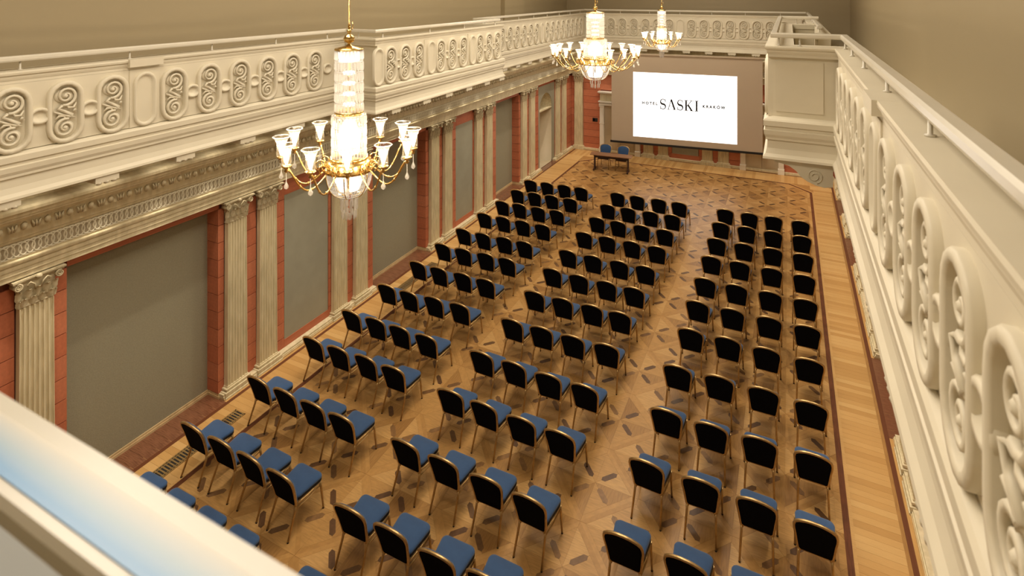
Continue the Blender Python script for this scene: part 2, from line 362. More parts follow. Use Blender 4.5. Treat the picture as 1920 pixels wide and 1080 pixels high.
def pilaster_meshes():
    hw, dp = PW / 2, .10
    pr = MB()   # base, attic profile
    for w, d, z0, z1 in ((.085, .065, 0, .035), (.07, .05, .035, .07), (.075, .055, .07, .115), (.03, .02, .115, .135), (.045, .03, .135, .165), (.01, .008, .165, .19)):
        pr.box(-hw - w, hw + w, -dp - d, 0, z0, z1)
    base = pr.mesh('base', M['stone'])
    # fluted shaft: plan outline with seven flutes, slight taper
    n = 7; fl = 2 * hw / n; out = []
    out.append((-hw, 0)); out.append((-hw, -dp))
    for i in range(n):
        x0 = -hw + i * fl
        out += [(x0 + .16 * fl, -dp), (x0 + .26 * fl, -dp + .017), (x0 + .5 * fl, -dp + .024), (x0 + .74 * fl, -dp + .017), (x0 + .84 * fl, -dp)]
    out += [(hw, -dp), (hw, 0)]
    sh = MB(); sh.loops([[(x * k, y, z) for x, y in out] for z, k in ((.19, 1.0), (3.20, .93))], 0, False)
    shaft = sh.mesh('shaft', M['stone'])
    c = MB()    # bell of the capital
    bell = []
    for z, k in ((3.20, .99), (3.215, 1.07), (3.23, 1.0), (3.40, 1.04), (3.52, 1.14), (3.57, 1.25)):
        w = hw * .93 * k; d = dp * (.85 + .5 * (k - 1) * 2)
        bell.append([(-w, 0, z), (-w, -d, z), (-w * .5, -d - .006, z), (0, -d - .008, z), (w * .5, -d - .006, z), (w, -d, z), (w, 0, z)])
    c.loops(bell, 0, False); cap = c.mesh('capital', M['stone_relief'])
    ab = MB(); w = hw * 1.36
    for z0, z1, e in ((3.57, 3.595, .0), (3.595, 3.62, .02)):
        pl = [(-w - e, 0), (-w - e, -.17 - e), (-w * .6, -.145 - e), (0, -.13 - e), (w * .6, -.145 - e), (w + e, -.17 - e), (w + e, 0)]
        ab.loops([[(x, y, z) for x, y in pl] for z in (z0, z1)], 0, False)
    ab.lathe([(.001, 3.55), (.035, 3.57), (.04, 3.60), (.02, 3.625)], 8, (0, -.15))
    abacus = ab.mesh('abacus', M['stone_relief'])
    lv = MB()
    for i in range(4): leaf(lv, -hw * .72 + i * hw * .48, 3.215, .15, .105, -dp * .9, .05)
    for i in range(3): leaf(lv, -hw * .5 + i * hw * .5, 3.30, .19, .11, -dp * .95, .065)
    for s in (-1, 1):
        leaf(lv, s * hw * .98, 3.30, .19, .09, -dp * .85, .06); leaf(lv, s * hw * .98, 3.215, .13, .07, -dp * .8, .045)
        lv.tube([(s * .03, -dp - .03, 3.42), (s * .05, -dp - .045, 3.50), (s * .10, -dp - .05, 3.545), (s * .135, -dp - .05, 3.52), (s * .12, -dp - .05, 3.49)], [.012, .012, .012, .010, .008], 5)
    leaves = lv.mesh('acanthus_leaves', M['stone_relief'])
    vol = []
    for s in (-1, 1):
        v = MB(); volute(v, s * hw * 1.13, 3.525, .052, -.165, -.02, s); vol.append(v.mesh('volute', M['stone_relief']))
    return base, shaft, cap, abacus, leaves, vol
PM = pilaster_meshes()
def pilaster(loc, rz, label, group):
    t = empty('pilaster', loc, rz); tag(t, label, 'pilaster', group)
    inst('base', PM[0], t); inst('shaft', PM[1], t); c = inst('capital', PM[2], t)
    inst('abacus', PM[3], c); k = inst('acanthus_leaves', PM[4], c); k['kind'] = 'stuff'
    for v in PM[5]: inst('volute', v, c)
    return t
for i, y in enumerate(PIL_Y):
    pilaster((XL + .001, y, .0), R(90), 'fluted stucco pilaster on the left wall, %s from the camera end' % ORD[i], 'pilasters of the left wall')
    pilaster((XR - .001, y, .0), R(-90), 'fluted stucco pilaster on the right wall, %s from the camera end' % ORD[i], 'pilasters of the right wall')
E_LAB = ['in the left corner beside the black wall panel', 'nearest the left door, below the screen', 'left of the blue-grey panel below the screen', 'right of the blue-grey panel below the screen', 'nearest the right door, below the screen', 'in the right corner hidden by the balcony']
for i, x in enumerate(E_PIL): pilaster((x, YE - .001, 0), 0, 'fluted stucco pilaster on the end wall, ' + E_LAB[i], 'pilasters of the end wall')

# ---------------------------------------------------------------- entablature (trim_1) round three sides
ENT = [(-.03, 3.64), (.14, 3.64), (.14, 3.71), (.155, 3.715), (.155, 3.78), (.17, 3.785), (.17, 3.855), (.195, 3.865), (.205, 3.90), (.205, 3.915), (.17, 3.925),
       (.165, 4.16), (.185, 4.17), (.185, 4.20), (.20, 4.21), (.20, 4.295), (.230, 4.305), (.230, 4.435), (.262, 4.445), (.280, 4.48), (.297, 4.495), (.297, 4.52), (.312, 4.53), (.322, 4.57), (.336, 4.585), (.336, 4.625), (.30, 4.65), (.12, 4.68), (.12, 5.03), (-.03, 5.03)]
tp = [(XR, UYR), (XR, YE), (XL, YE), (XL, UYR)]
ent = MB().sweep(ENT, tp).build('trim_1', M['stone']); tag(ent, 'moulded stucco entablature with guilloche frieze above the pilasters', 'entablature', kind='structure')
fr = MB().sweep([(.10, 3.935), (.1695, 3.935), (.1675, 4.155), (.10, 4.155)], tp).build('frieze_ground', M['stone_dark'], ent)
def ring_mesh(mb, c, rs, rz_, w=.013):
    n = 14
    for i in range(1):
        rings = []
        for k in range(n):
            a = 2 * math.pi * k / n; ca, sa = math.cos(a), math.sin(a)
            rings.append([(c[0] + (rs + d) * ca, c[1] - e, c[2] + (rz_ + d) * sa) for d, e in ((-w, -.004), (0, .020), (w, -.004))])
        rings.append(rings[0]); mb.loops(rings, 0, True, False, False, closed=False)
g = MB(); ring_mesh(g, (0, 0, 4.045), .094, .094); RING = g.mesh('guilloche_ring', M['stone_light'])
pitch = .076
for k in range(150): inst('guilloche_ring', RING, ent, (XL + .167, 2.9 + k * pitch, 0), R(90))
far = MB()
def addm(mb, src, mtx):
    b = len(mb.v); mb.v += [tuple(mtx @ Vector(p)) for p in src.v]
    for f, m, s in zip(src.f, src.m, src.sm): mb.face([b + i for i in f], m, s)
for k in range(150, 300): addm(far, g, Matrix.Translation((XL + .167, 2.9 + k * pitch, 0)) @ Matrix.Rotation(R(90), 4, 'Z'))
for k in range(144): addm(far, g, Matrix.Translation((XL + .1 + k * pitch, YE - .167, 0)))
for k in range(300): addm(far, g, Matrix.Translation((XR - .167, 2.9 + k * pitch, 0)) @ Matrix.Rotation(R(-90), 4, 'Z'))
o = far.build('guilloche_chain', M['stone_light'], ent); o['kind'] = 'stuff'
# egg and leaf moulding
egg = MB(); egg.lathe([(.004, 4.315), (.034, 4.335), (.042, 4.37), (.034, 4.405), (.006, 4.425)], 8, (0, 0)); EGG = egg.mesh('egg_ornament', M['stone_relief'])
lf = MB()
for s in (-1, 0, 1): lf.tube([(s * .024, -.0, 4.320), (s * .034, -.022, 4.37), (s * .052, -.012, 4.42)], [.014, .016, .007], 5)
LF = lf.mesh('leaf_ornament', M['stone_relief'])
for k in range(34):
    inst('egg_ornament', EGG, ent, (XL + .236, 2.9 + k * .27, 0), R(90)); inst('leaf_ornament', LF, ent, (XL + .236, 2.9 + k * .27 + .135, 0), R(90))
far = MB()
for k in range(34, 84):
    for s, d in ((egg, 0), (lf, .135)): addm(far, s, Matrix.Translation((XL + .236, 2.9 + k * .27 + d, 0)) @ Matrix.Rotation(R(90), 4, 'Z'))
o = far.build('egg_and_leaf_moulding', M['stone_relief'], ent); o['kind'] = 'stuff'

# ---------------------------------------------------------------- gallery: slabs, parapets, medallions, handrails
LX, MX, RX, RMX = -8.40, -7.60, .54, -.30       # ledge lines: left, left bay, right, right bay
DZ = .22                                        # the right-hand parapet stands a little higher
LM = (9.22, 15.05); RM = (8.55, 14.90); EY = 24.95; EX1 = .50; RY = .64
def slab(x0, x1, y0, y1, lab, zt=5.55):
    o = MB().box(x0, x1, y0, y1, 5.04, zt).build('gallery_floor', M['cream_side']); tag(o, lab, 'gallery floor', kind='structure')
slab(UXL, LX - .35, RY, EY + .35, 'gallery floor slab behind the left parapet')
slab(LX - .35, MX - .35, LM[0] + .3, LM[1] - .3, 'gallery floor slab of the projecting left bay')
slab(UXL, UXR, EY + .35, UYE, 'gallery floor slab behind the far parapet')
slab(EX1 + .38, UXR, RY, EY + .35, 'gallery floor slab behind the right parapet')
slab(RMX + .38, EX1 + .38, RM[0] + .38, RM[1] - .38, 'gallery floor slab of the projecting right bay')
slab(UXL, UXR, UYR, RY - .35, 'gallery floor slab behind the near parapet')
PAR = [(-.36, 6.54), (-.36, 4.99), (.015, 4.99), (.030, 5.0), (.025, 5.03), (-.005, 5.07), (-.025, 5.14), (-.03, 5.25), (-.005, 5.26), (-.005, 5.29), (.012, 5.33), (.018, 5.39), (.0, 5.40),
       (.0, 5.44), (.022, 5.45), (.022, 5.52), (.005, 5.54), (-.03, 5.555), (-.10, 5.57), (-.10, 6.385), (-.035, 6.39), (-.035, 6.43), (-.03, 6.43), (-.02, 6.46), (-.02, 6.485), (.0, 6.495), (.005, 6.52), (0, 6.54)]
CAPF = [(-.44, 6.541), (-.44, 6.52), (-.40, 6.50), (-.40, 6.541)]
def stadium(w, h, n=8):
    p = []
    for i in range(n + 1): a = math.pi * i / n; p.append((w * math.cos(a), h - w + w * math.sin(a)))
    for i in range(n + 1): a = math.pi + math.pi * i / n; p.append((w * math.cos(a), -(h - w) + w * math.sin(a)))
    return p
MC = 5.95     # medallion centre height
def medallion_meshes():
    res = {}
    fr = MB(); specs = [(.212, .405, .05), (.212, .405, .098), (.202, .395, .113), (.166, .359, .114), (.154, .347, .100), (.150, .343, .0)]
    fr.loops([[(x, -d, z) for x, z in stadium(w, h)] for w, h, d in specs], 0, True, False, False)
    res['ring'] = fr.mesh('oval_frame', M['cream'])
    sc = MB()
    def spiral(cx, cz, r0, r1, a0, turns, s=1, n=26): return [(cx + (r0 + (r1 - r0) * i / n) * math.cos(a0 + s * turns * 2 * math.pi * i / n), -.055, cz + (r0 + (r1 - r0) * i / n) * math.sin(a0 + s * turns * 2 * math.pi * i / n)) for i in range(n + 1)]
    top = spiral(.005, .205, .125, .02, -1.9, 1.7, 1); bot = spiral(-.005, -.205, .12, .02, 1.25, 1.7, 1)
    sc.tube(top, [.022 - .010 * i / 26 for i in range(27)], 5); sc.tube(bot, [.022 - .010 * i / 26 for i in range(27)], 5)
    sc.tube([top[0], (-.085, -.06, .055), (-.01, -.065, .0), (.07, -.06, -.045), bot[0]], [.020, .024, .024, .024, .020], 5)
    sc.tube([(-.13, -.05, .02), (-.06, -.055, -.02), (.03, -.06, -.06), (.11, -.05, -.09)], [.010, .018, .018, .008], 5)
    sc.tube([(-.12, -.05, -.09), (-.075, -.06, -.045), (-.02, -.06, -.05), (-.005, -.055, -.09), (-.04, -.05, -.115)], [.008, .016, .016, .013, .008], 5)
    sc.tube([(.125, -.05, .10), (.09, -.06, .045), (.03, -.06, .05), (.015, -.055, .09), (.05, -.05, .11)], [.008, .016, .016, .013, .008], 5)
    sc.tube([(.13, -.05, .0), (.10, -.06, .015), (.085, -.055, -.01)], [.008, .02, .01], 5)
    for cz in (.205, -.205): sc.lathe([(.002, 0), (.03, .004), (.034, .012)], 8) if False else None
    for cz, r in ((.205, .035), (-.205, .032)):
        ring = lambda y, k: [(k * math.cos(j * math.pi / 5), y, cz + k * math.sin(j * math.pi / 5)) for j in range(10)]
        sc.loops([ring(-.02, r), ring(-.06, r * .8), ring(-.075, r * .35)], 0, True, False, True)
    # dished leaves filling the eyes of the scrolls
    for cz, s in ((.205, 1), (-.205, -1)):
        ring = lambda y, k, ox: [(ox + k * math.cos(j * math.pi / 7), y, cz + .8 * k * math.sin(j * math.pi / 7)) for j in range(14)]
        sc.loops([ring(-.015, .115, 0), ring(-.045, .10, 0), ring(-.03, .06, .01 * s)], 0, True, False, True)
    sc.v = [(x, y - .028, z) for x, y, z in sc.v]; res['scroll'] = sc.mesh('scrollwork', M['cream'])
    bk = MB().prism(stadium(.155, .348), lambda p, q, t: (p, t, q), -.040, 0.0); res['back'] = bk.mesh('oval_ground', M['cream'])
    pl = MB(); specs = [(.165, .395, .05), (.165, .395, .095), (.155, .385, .108), (.125, .355, .110), (.105, .335, .075)]
    pl.loops([[(x, -d, z) for x, z in stadium(w, h)] for w, h, d in specs], 0, True, False, True); res['plain'] = pl.mesh('plain_oval', M['cream'])
    ds = MB(); ell = lambda r, d: [(1.25 * r * math.cos(j * math.pi / 9), -d, r * math.sin(j * math.pi / 9)) for j in range(18)]
    ds.loops([ell(.105, .05), ell(.105, .095), ell(.095, .107), ell(.070, .107), ell(.060, .078), ell(.02, .072)], 0, True, False, True); res['disc'] = ds.mesh('link_disc', M['cream'])
    return res
MM = medallion_meshes()
MUT = MB().box(-.15, .15, -.01, .35, 4.91, 4.995)
for k in (-1, 0, 1): MUT.lathe([(.03, 4.885), (.036, 4.91), (.028, 4.93)], 8, (k * .095, .02))
MUTM = MUT.mesh('mutule_block', M['cream'])
def parapet(path, label, group='gallery parapets', dz=0.):
    root = empty('balcony_parapet', (path[0][0], path[0][1], 5.03 + dz)); tag(root, label, 'balcony', group)
    off = Vector((-path[0][0], -path[0][1], -5.03))
    def sub(name, mb, m):
        mb.v = [tuple(Vector(v) + off) for v in mb.v]; return mb.build(name, m, root)
    sub('parapet_body', MB().sweep(PAR, path), M['cream'])
    root['_off'] = tuple(off)
    return root
def on_face(root, name, me, p, rz, z=0., parent=None):
    off = Vector(root['_off']); q = Vector((p[0], p[1], z)) + off
    return inst(name, me, parent or root, q, rz)
ROT = {'L': R(90), 'R': R(-90), 'E': 0.}
def face_pt(side, line, s, n=-.10):
    return {'L': (line + n, s), 'R': (line - n, s), 'E': (s, line - n)}[side]
def medallions(root, side, line, carved, plain, links, ext):
    rz = ROT[side]; field(root, side, line, ext[0], ext[1], carved)
    for s in carved:
        m = on_face(root, 'medallion', MM['ring'], face_pt(side, line, s), rz, MC)
        inst('scrollwork', MM['scroll'], m, (0, 0, 0)); inst('oval_ground', MM['back'], m)
    for s in plain: on_face(root, 'plain_oval', MM['plain'], face_pt(side, line, s), rz, MC)
    for s in links: on_face(root, 'link_disc', MM['disc'], face_pt(side, line, s), rz, MC)
def field(root, side, line, s0, s1, carved):
    rz = ROT[side]; sg = -1 if side == 'R' else 1; q = MB(); z0, z1, hw, hh = 5.568 - MC, 6.388 - MC, .152, .345
    cs = sorted(sg * c for c in carved); a0, a1 = sorted((sg * s0, sg * s1)); st = stadium(hw, hh); n = len(st) // 2
    bounds = [a0] + [(a + b) / 2 for a, b in zip(cs, cs[1:])] + [a1]
    fn = lambda p, r, t: (p, t, r)
    lefth = st[4:9] + st[9:14]; righth = st[13:] + st[:5]
    for c, bl, br in zip(cs, bounds, bounds[1:]):
        q.prism([(bl, z0), (bl, z1), (c, z1)] + [(c + x, z) for x, z in lefth] + [(c, z0)], fn, -.065, 0.)
        q.prism([(br, z1), (br, z0), (c, z0)] + [(c + x, z) for x, z in righth] + [(c, z1)], fn, -.065, 0.)
    on_face(root, 'panel_field', q.mesh('panel_field', M['cream']), face_pt(side, line, 0), rz, MC)
def mutules(root, side, line, ss):
    for s in ss: on_face(root, 'mutule_block', MUTM, face_pt(side, line, s, 0.), ROT[side])
mid = lambda L: [(a + b) / 2 for a, b in zip(L, L[1:]) if b - a < .78]
# left, near
p_ln = parapet([(LX, EY - .16), (LX, LM[1]), (MX, LM[1]), (MX, LM[0]), (LX, LM[0]), (LX, RY + .16)], 'cream balcony parapet with oval scrollwork and a projecting bay along the left wall')
c = [1.55, 2.12, 2.70, 3.27, 3.50 + .01, 4.08, 4.65]
c = [2.94, 3.51, 4.08, 4.65]; d = [5.53, 6.11, 6.68, 7.25, 7.81, 8.38]
medallions(p_ln, 'L', LX, c + d, [5.09], mid(c) + mid(d) + [8.72], (RY + .1, LM[0] + .05)); mutules(p_ln, 'L', LX, [4.57 + 1.125 * k for k in range(-1, 5)])
pier = MB().box(-.21, .21, -.078, .02, 5.565, 6.39).box(-.24, .24, -.135, .02, 6.43, 6.5405).mesh('pier', M['cream'])
on_face(p_ln, 'pier', pier, (LX - .10, 5.09), R(90))
# left bay
p_lm = p_ln
g1, g2, g3 = [9.73, 10.24, 10.76], [11.66, 12.19, 12.73], [13.60, 14.13, 14.64]
medallions(p_lm, 'L', MX, g1 + g2 + g3, [9.34, 11.27, 13.22], mid(g1) + mid(g2) + mid(g3), (LM[0] + .1, LM[1] - .1)); mutules(p_lm, 'L', MX, [9.9, 11.05, 12.02, 13.0, 14.0, 14.9])
for s in (11.0, 13.0):
    on_face(p_lm, 'pier_joint', MB().box(-.012, .012, -.08, .02, 5.565, 6.39).mesh('pier_joint', M['cream']), (MX - .10, s), R(90))
# left, far
p_lf = p_ln
c = [15.95, 16.52, 17.09, 17.66, 18.23, 18.80, 19.35]; d = [20.35, 20.92, 21.49, 22.06, 22.63, 23.2, 23.77, 24.3]
medallions(p_lf, 'L', LX, c + d, [15.45, 19.85], mid(c) + mid(d), (LM[1], EY - .1)); mutules(p_lf, 'L', LX, [15.7 + k for k in range(9)])
# far end
p_e = parapet([(EX1, EY), (LX - .4, EY)], 'cream balcony parapet across the far end above the screen')
c = [-7.75, -7.22, -6.70, -6.18, -5.67, -5.16, -4.65]; d = [-3.73, -3.22, -2.70, -2.19, -1.67, -1.17, -.68, -.18]
medallions(p_e, 'E', EY, c + d, [-4.19], mid(c) + mid(d), (LX + .05, EX1 - .05)); mutules(p_e, 'E', EY, [-7.55 + .905 * k for k in range(9)])
# right, far
p_rf = parapet([(EX1, RM[1] + .06), (EX1, EY - .16)], 'cream balcony parapet at the far right beyond the bay')
c = [15.6 + .57 * k for k in range(16)]; medallions(p_rf, 'R', EX1, c, [], mid(c), (RM[1] + .1, EY - .1))
# right: near run and projecting bay
p_rn = parapet([(RX, RY + .16), (RX, RM[0]), (RMX, RM[0]), (RMX, RM[1]), (RX - .09, RM[1])], 'cream balcony parapet with deep oval scrollwork close on the right', dz=DZ)
off = Vector(p_rn['_off'])
c = [RM[0] + .75 + .57 * k for k in range(9)]; medallions(p_rn, 'R', RMX, c, [RM[0] + .32], mid(c), (RM[0] + .1, RM[1] - .1)); mutules(p_rn, 'R', RMX, [RM[0] + .5 + k for k in range(6)])
inst('return_panel', MB().box(RMX + .13, RX - .13, RM[0] + .085, RM[0] + .12, 5.64, 6.33).mesh('return_panel', M['cream']), p_rn, off)
q = MB().box(RMX + .42, RX - .03, RM[1] - .425, RM[1] - .39, 5.62, 6.44).box(RMX + .42, RX - .03, RM[1] - .46, RM[1] - .39, 6.44, 6.54)
inst('inner_panel', q.mesh('inner_panel', M['cream_side']), p_rn, off)
# scrolled console under the return of the bay
prof = [(.52, 5.00), (-.20, 5.00), (-.19, 4.955), (-.08, 4.935), (.0, 4.915), (.08, 4.86), (.14, 4.79), (.22, 4.735), (.32, 4.695), (.42, 4.68), (.52, 4.70)]
q = MB().prism(prof, lambda x, z, t: (x, t, z), RM[0] + .05, RM[0] + .42)
inst('console_bracket', q.mesh('console_bracket', M['cream_side']), p_rn, off)
q = MB(); q.tube([(.30 + (.10 - .075 * i / 24) * math.cos(-.4 * math.pi + i / 24 * 3.4 * math.pi), RM[0] + .045, 4.82 + (.10 - .075 * i / 24) * math.sin(-.4 * math.pi + i / 24 * 3.4 * math.pi)) for i in range(25)], .008, 5)
inst('console_scroll', q.mesh('console_scroll', M['cream_side']), p_rn, off)
c = [1.42, 1.98, 2.53, 3.09, 3.65, 4.27]; d = [5.35, 5.88, 6.42, 6.96, 7.50, 8.04]
medallions(p_rn, 'R', RX, c + d, [4.82], mid(c) + mid(d), (RY + .1, RM[0])); mutules(p_rn, 'R', RX, [1.2 + .95 * k for k in range(8)])
on_face(p_rn, 'pier', pier, (RX + .10, 4.82), R(-90))
# near parapet below the camera
p_rr = parapet([(LX - .4, RY - .0), (RX + .4, RY - .0)], 'cream balcony parapet directly below the camera')

q = MB().box(LX, RX, RY - .40, RY - .01, 6.535, 6.5409); q.v = [tuple(Vector(v) + Vector(p_rr['_off'])) for v in q.v]; q.build('grey_ledge_sheet', M['grey_sheet'], p_rr)['label'] = 'grey sheet added over the ledge'  # thin grey sheet added to darken the cream ledge behind the rail
# handrails: a lacquered rail on short posts above each parapet
RAILP = [(-.040, 6.650), (.040, 6.650), (.047, 6.668), (.045, 6.70), (.032, 6.718), (-.032, 6.718), (-.045, 6.70), (-.047, 6.668)]
RAILN = [(-.058, 6.760), (.058, 6.760), (.060, 6.780), (.050, 6.795), (-.052, 6.795), (-.060, 6.787)]
POST = MB().lathe([(.028, 6.541), (.028, 6.549), (.012, 6.552), (.012, 6.655)], 8).mesh('post', M['rail'])
POSTN = MB().lathe([(.028, 6.541), (.028, 6.549), (.012, 6.552), (.012, 6.765)], 8).mesh('post', M['rail'])
def handrail(path, posts, label, prof=RAILP, dz=0.):
    root = empty('handrail', (path[0][0], path[0][1], 6.541 + dz)); tag(root, label, 'handrail', 'handrails of the gallery')
    off = Vector((-path[0][0], -path[0][1], -6.541))
    q = MB().sweep(prof, path); q.v = [tuple(Vector(v) + off) for v in q.v]; q.build('rail', M['rail'], root)
    for x, y in posts: inst('post', POST if prof is RAILP else POSTN, root, Vector((x, y, 0)) + off)
    return root, off
lx, mx, rx, rmx = LX - .12, MX - .12, RX + .11, RMX + .11
handrail([(lx, EY + .079), (lx, LM[1] - .14), (mx, LM[1] - .14), (mx, LM[0] + .14), (lx, LM[0] + .14), (lx, RY - .08)],
         [(lx, 3.64 + 1.295 * k) for k in range(-2, 5)] + [(mx, 9.6), (mx, 11.35), (mx, 12.95), (mx, 14.7), (lx + .35, LM[0] + .14), (lx + .35, LM[1] - .14)] + [(lx, 15.4 + 1.3 * k) for k in range(8)], 'slim white handrail on top of the left balcony parapet')
handrail([(EX1 + .079, EY + .14), (lx - .06, EY + .14)], [(lx + .4 + 1.3 * k, EY + .14) for k in range(7)], 'slim white handrail across the far end above the screen')
handrail([(rx, RY - .02), (rx, RM[0] + .11), (rmx, RM[0] + .11), (rmx, RM[1] - .11), (rx - .05, RM[1] - .11)],
         [(rx, y) for y in (2.12, 3.56, 4.99, 6.43, 7.6, 8.5)] + [(rmx + .06, RM[0] + .11), (.13, RM[0] + .11), (rmx, 10.5), (rmx, 12.4), (rmx, 14.2), (.15, RM[1] - .11)], 'wide white handrail on top of the near right balcony parapet', dz=DZ)
handrail([(EX1 + .14, RM[1] + .1), (EX1 + .14, EY + .20)], [(EX1 + .14, 15.4 + 1.3 * k) for k in range(8)], 'slim white handrail at the far right beyond the bay')
rr, off = handrail([(lx + .06, .455), (rx - .06, .455)], [(x, .455) for x in (-7.6, -6.3, -5.0, -3.7, .5)], 'blurred white handrail with a painted blue reflection right below the camera', RAILN)
q = MB().box(lx + .06, rx - .06, .417, .480, 6.772, 6.7968); q.v = [tuple(Vector(v) + off) for v in q.v]; q.build('blue_reflection', M['rail_reflection'], rr)['label'] = 'pale blue reflection painted along the rail'

# downlights tucked under the gallery
def downlight(x, y, z=4.95):
    for size, w in ((48, DOWNLIGHT_W), (140, DOWNLIGHT_W * .05)):      # beam and spill of one fitting
        l = bpy.data.lights.new('soffit_downlight', 'SPOT'); l.energy = w; l.color = (1.0, .88, .70); l.spot_size = R(size); l.spot_blend = .75; l.shadow_soft_size = .02
        o = bpy.data.objects.new('soffit_downlight', l); COL.objects.link(o); o.location = (x, y, z)
for k in range(28):
    downlight(XL + .53, 1.4 + .88 * k); downlight(XR - .53, 1.4 + .88 * k)
for k in range(12): downlight(XL + .6 + .9 * k, YE - .53)

# ---------------------------------------------------------------- floor finish
PX0, PX1, PY0, PY1, CHF = -8.32, .68, -1.5, 24.66, .72
def clip(poly):
    planes = [(1, 0, PX0), (-1, 0, -PX1), (0, 1, PY0), (0, -1, -PY1), (-1, -1, -(PX1 + PY1 - CHF)), (1, -1, PX0 - PY1 + CHF)]
    for a, b, c in planes:
        out = []
        for i in range(len(poly)):
            p, q = poly[i], poly[(i + 1) % len(poly)]; dp, dq = a * p[0] + b * p[1] - c, a * q[0] + b * q[1] - c
            if dp >= 0: out.append(p)
            if (dp >= 0) != (dq >= 0): t = dp / (dp - dq); out.append((p[0] + (q[0] - p[0]) * t, p[1] + (q[1] - p[1]) * t))
        poly = out
        if len(poly) < 3: return []
    return poly
GA, GB = .3255, .3555
g0x, g0y = -2.175, 9.26
kinds = {'hex_inlay': [], 'parquet_piece': [], 'band_piece': []}
def shr(poly, g=.002):
    cx = sum(p[0] for p in poly) / len(poly); cy = sum(p[1] for p in poly) / len(poly)
    return [(cx + (x - cx) * (1 - g / max(.05, math.hypot(x - cx, y - cy))), cy + (y - cy) * (1 - g / max(.05, math.hypot(x - cx, y - cy)))) for x, y in poly]
S = .86; A2, B2 = 2 * GA, 2 * GB
shapes = {'hex_inlay': [], 'parquet_piece': [], 'band_piece': []}
L = math.hypot(GA, GB); ux, uy = GA / L, GB / L
hexp = [(.105, 0), (.145, .042), (.345, .042), (.385, 0), (.345, -.042), (.145, -.042)]
for sx_ in (1, -1):
    for sy_ in (1, -1):
        dx, dy = ux * sx_, uy * sy_
        shapes['hex_inlay'].append([(r * dx - t * dy, r * dy + t * dx) for r, t in hexp])
        mdp = (GA * S * sx_, GB * S * sy_)
        t1 = [(0, 0), (A2 * S * sx_, 0), mdp]; t2 = [(0, 0), mdp, (0, B2 * S * sy_)]
        if sx_ * sy_ < 0: t1.reverse(); t2.reverse()
        shapes['parquet_piece'] += [shr(t1), shr(t2)]
        bd = [(A2 * S * sx_, 0), (A2 * sx_, 0), (0, B2 * sy_), (0, B2 * S * sy_)]
        if sx_ * sy_ < 0: bd.reverse()
        shapes['band_piece'].append(shr(bd))
TOP = {'hex_inlay': .0055, 'parquet_piece': .004, 'band_piece': .0042}
MATS = {'hex_inlay': M['hex'], 'parquet_piece': M['parq'], 'band_piece': M['band']}
pieces = []
for a in range(-12, 10):
    for b in range(-20, 26):
        for oi, oj in ((.5, 3.5), (-1.5, 1.5)):
            cx, cy = g0x + GA * (oi + 4 * a), g0y + GB * (oj + 4 * b)
            if cx < PX0 - .7 or cx > PX1 + .7 or cy < 2.5 or cy > PY1 + .8: continue
            for nm in shapes:
                for si, sh_ in enumerate(shapes[nm]):
                    poly = [(x + cx, y + cy) for x, y in sh_]; cp = clip(poly)
                    if len(cp) < 3: continue
                    ar = abs(sum(p[0] * q[1] - q[0] * p[1] for p, q in zip(cp, cp[1:] + cp[:1])) / 2)
                    if ar < .002: continue
                    whole = len(cp) == len(poly) and max(math.dist(p, q) for p, q in zip(cp, poly)) < 1e-6 if len(cp) == len(poly) else False
                    mx_ = sum(p[0] for p in cp) / len(cp); my_ = sum(p[1] for p in cp) / len(cp)
                    pieces.append((nm, si, cx, cy, cp, whole, mx_, my_))
def visible_dist(x, y):
    d = -math.sin(R(26)) * x + math.cos(R(26)) * y; r = math.cos(R(26)) * x + math.sin(R(26)) * y
    u = 960 + 1066 * r / d; v = -15 + 1066 * 7.5 / d
    return d if (0 < u < 1900 and v < 1085 and v < 720 + .68 * u) else 1e3 + d
SH = {}
for nm in shapes:
    P = sorted([p for p in pieces if p[0] == nm], key=lambda p: visible_dist(p[6], p[7])); cnt = 0; st = MB()
    for (n_, si, cx, cy, cp, whole, mx_, my_) in P:
        if nm == 'parquet_piece': mi = (0, 2, 1, 0, 2, 0, 0, 1)[si] if random.random() < .7 else random.randrange(4)
        else: mi = random.randrange(len(MATS[nm]))
        if whole and cnt < 290:
            k = (nm, si, mi)
            if k not in SH: SH[k] = MB().prism(shapes[nm][si], lambda p, q, t: (p, q, t), 0, TOP[nm]).mesh(nm, MATS[nm][mi])
            inst(nm, SH[k], floor, (cx, cy, 0)); cnt += 1
        else: st.prism(cp, lambda p, q, t: (p, q, t), 0, TOP[nm], mi)
    if st.v: s = st.build(nm + '_field', MATS[nm], floor); s['kind'] = 'stuff'
# dark frame round the parquet
def oct_ring(g0, g1):
    def pts(g): c = CHF + g * .42; return [(PX0 - g, PY0), (PX0 - g, PY1 + g - c), (PX0 - g + c, PY1 + g), (PX1 + g - c, PY1 + g), (PX1 + g, PY1 + g - c), (PX1 + g, PY0)]
    return pts(g0), pts(g1)
for g0, g1, mt, h in ((0.0, .085, M['darkwood'], .006), (.085, .13, M['plank'][0], .0055)):
    a, b = oct_ring(g0, g1)
    for i in range(5): MB().prism([a[i], b[i], b[i + 1], a[i + 1]][::-1], lambda p, q, t: (p, q, t), 0, h).build('parquet_border', mt, floor)
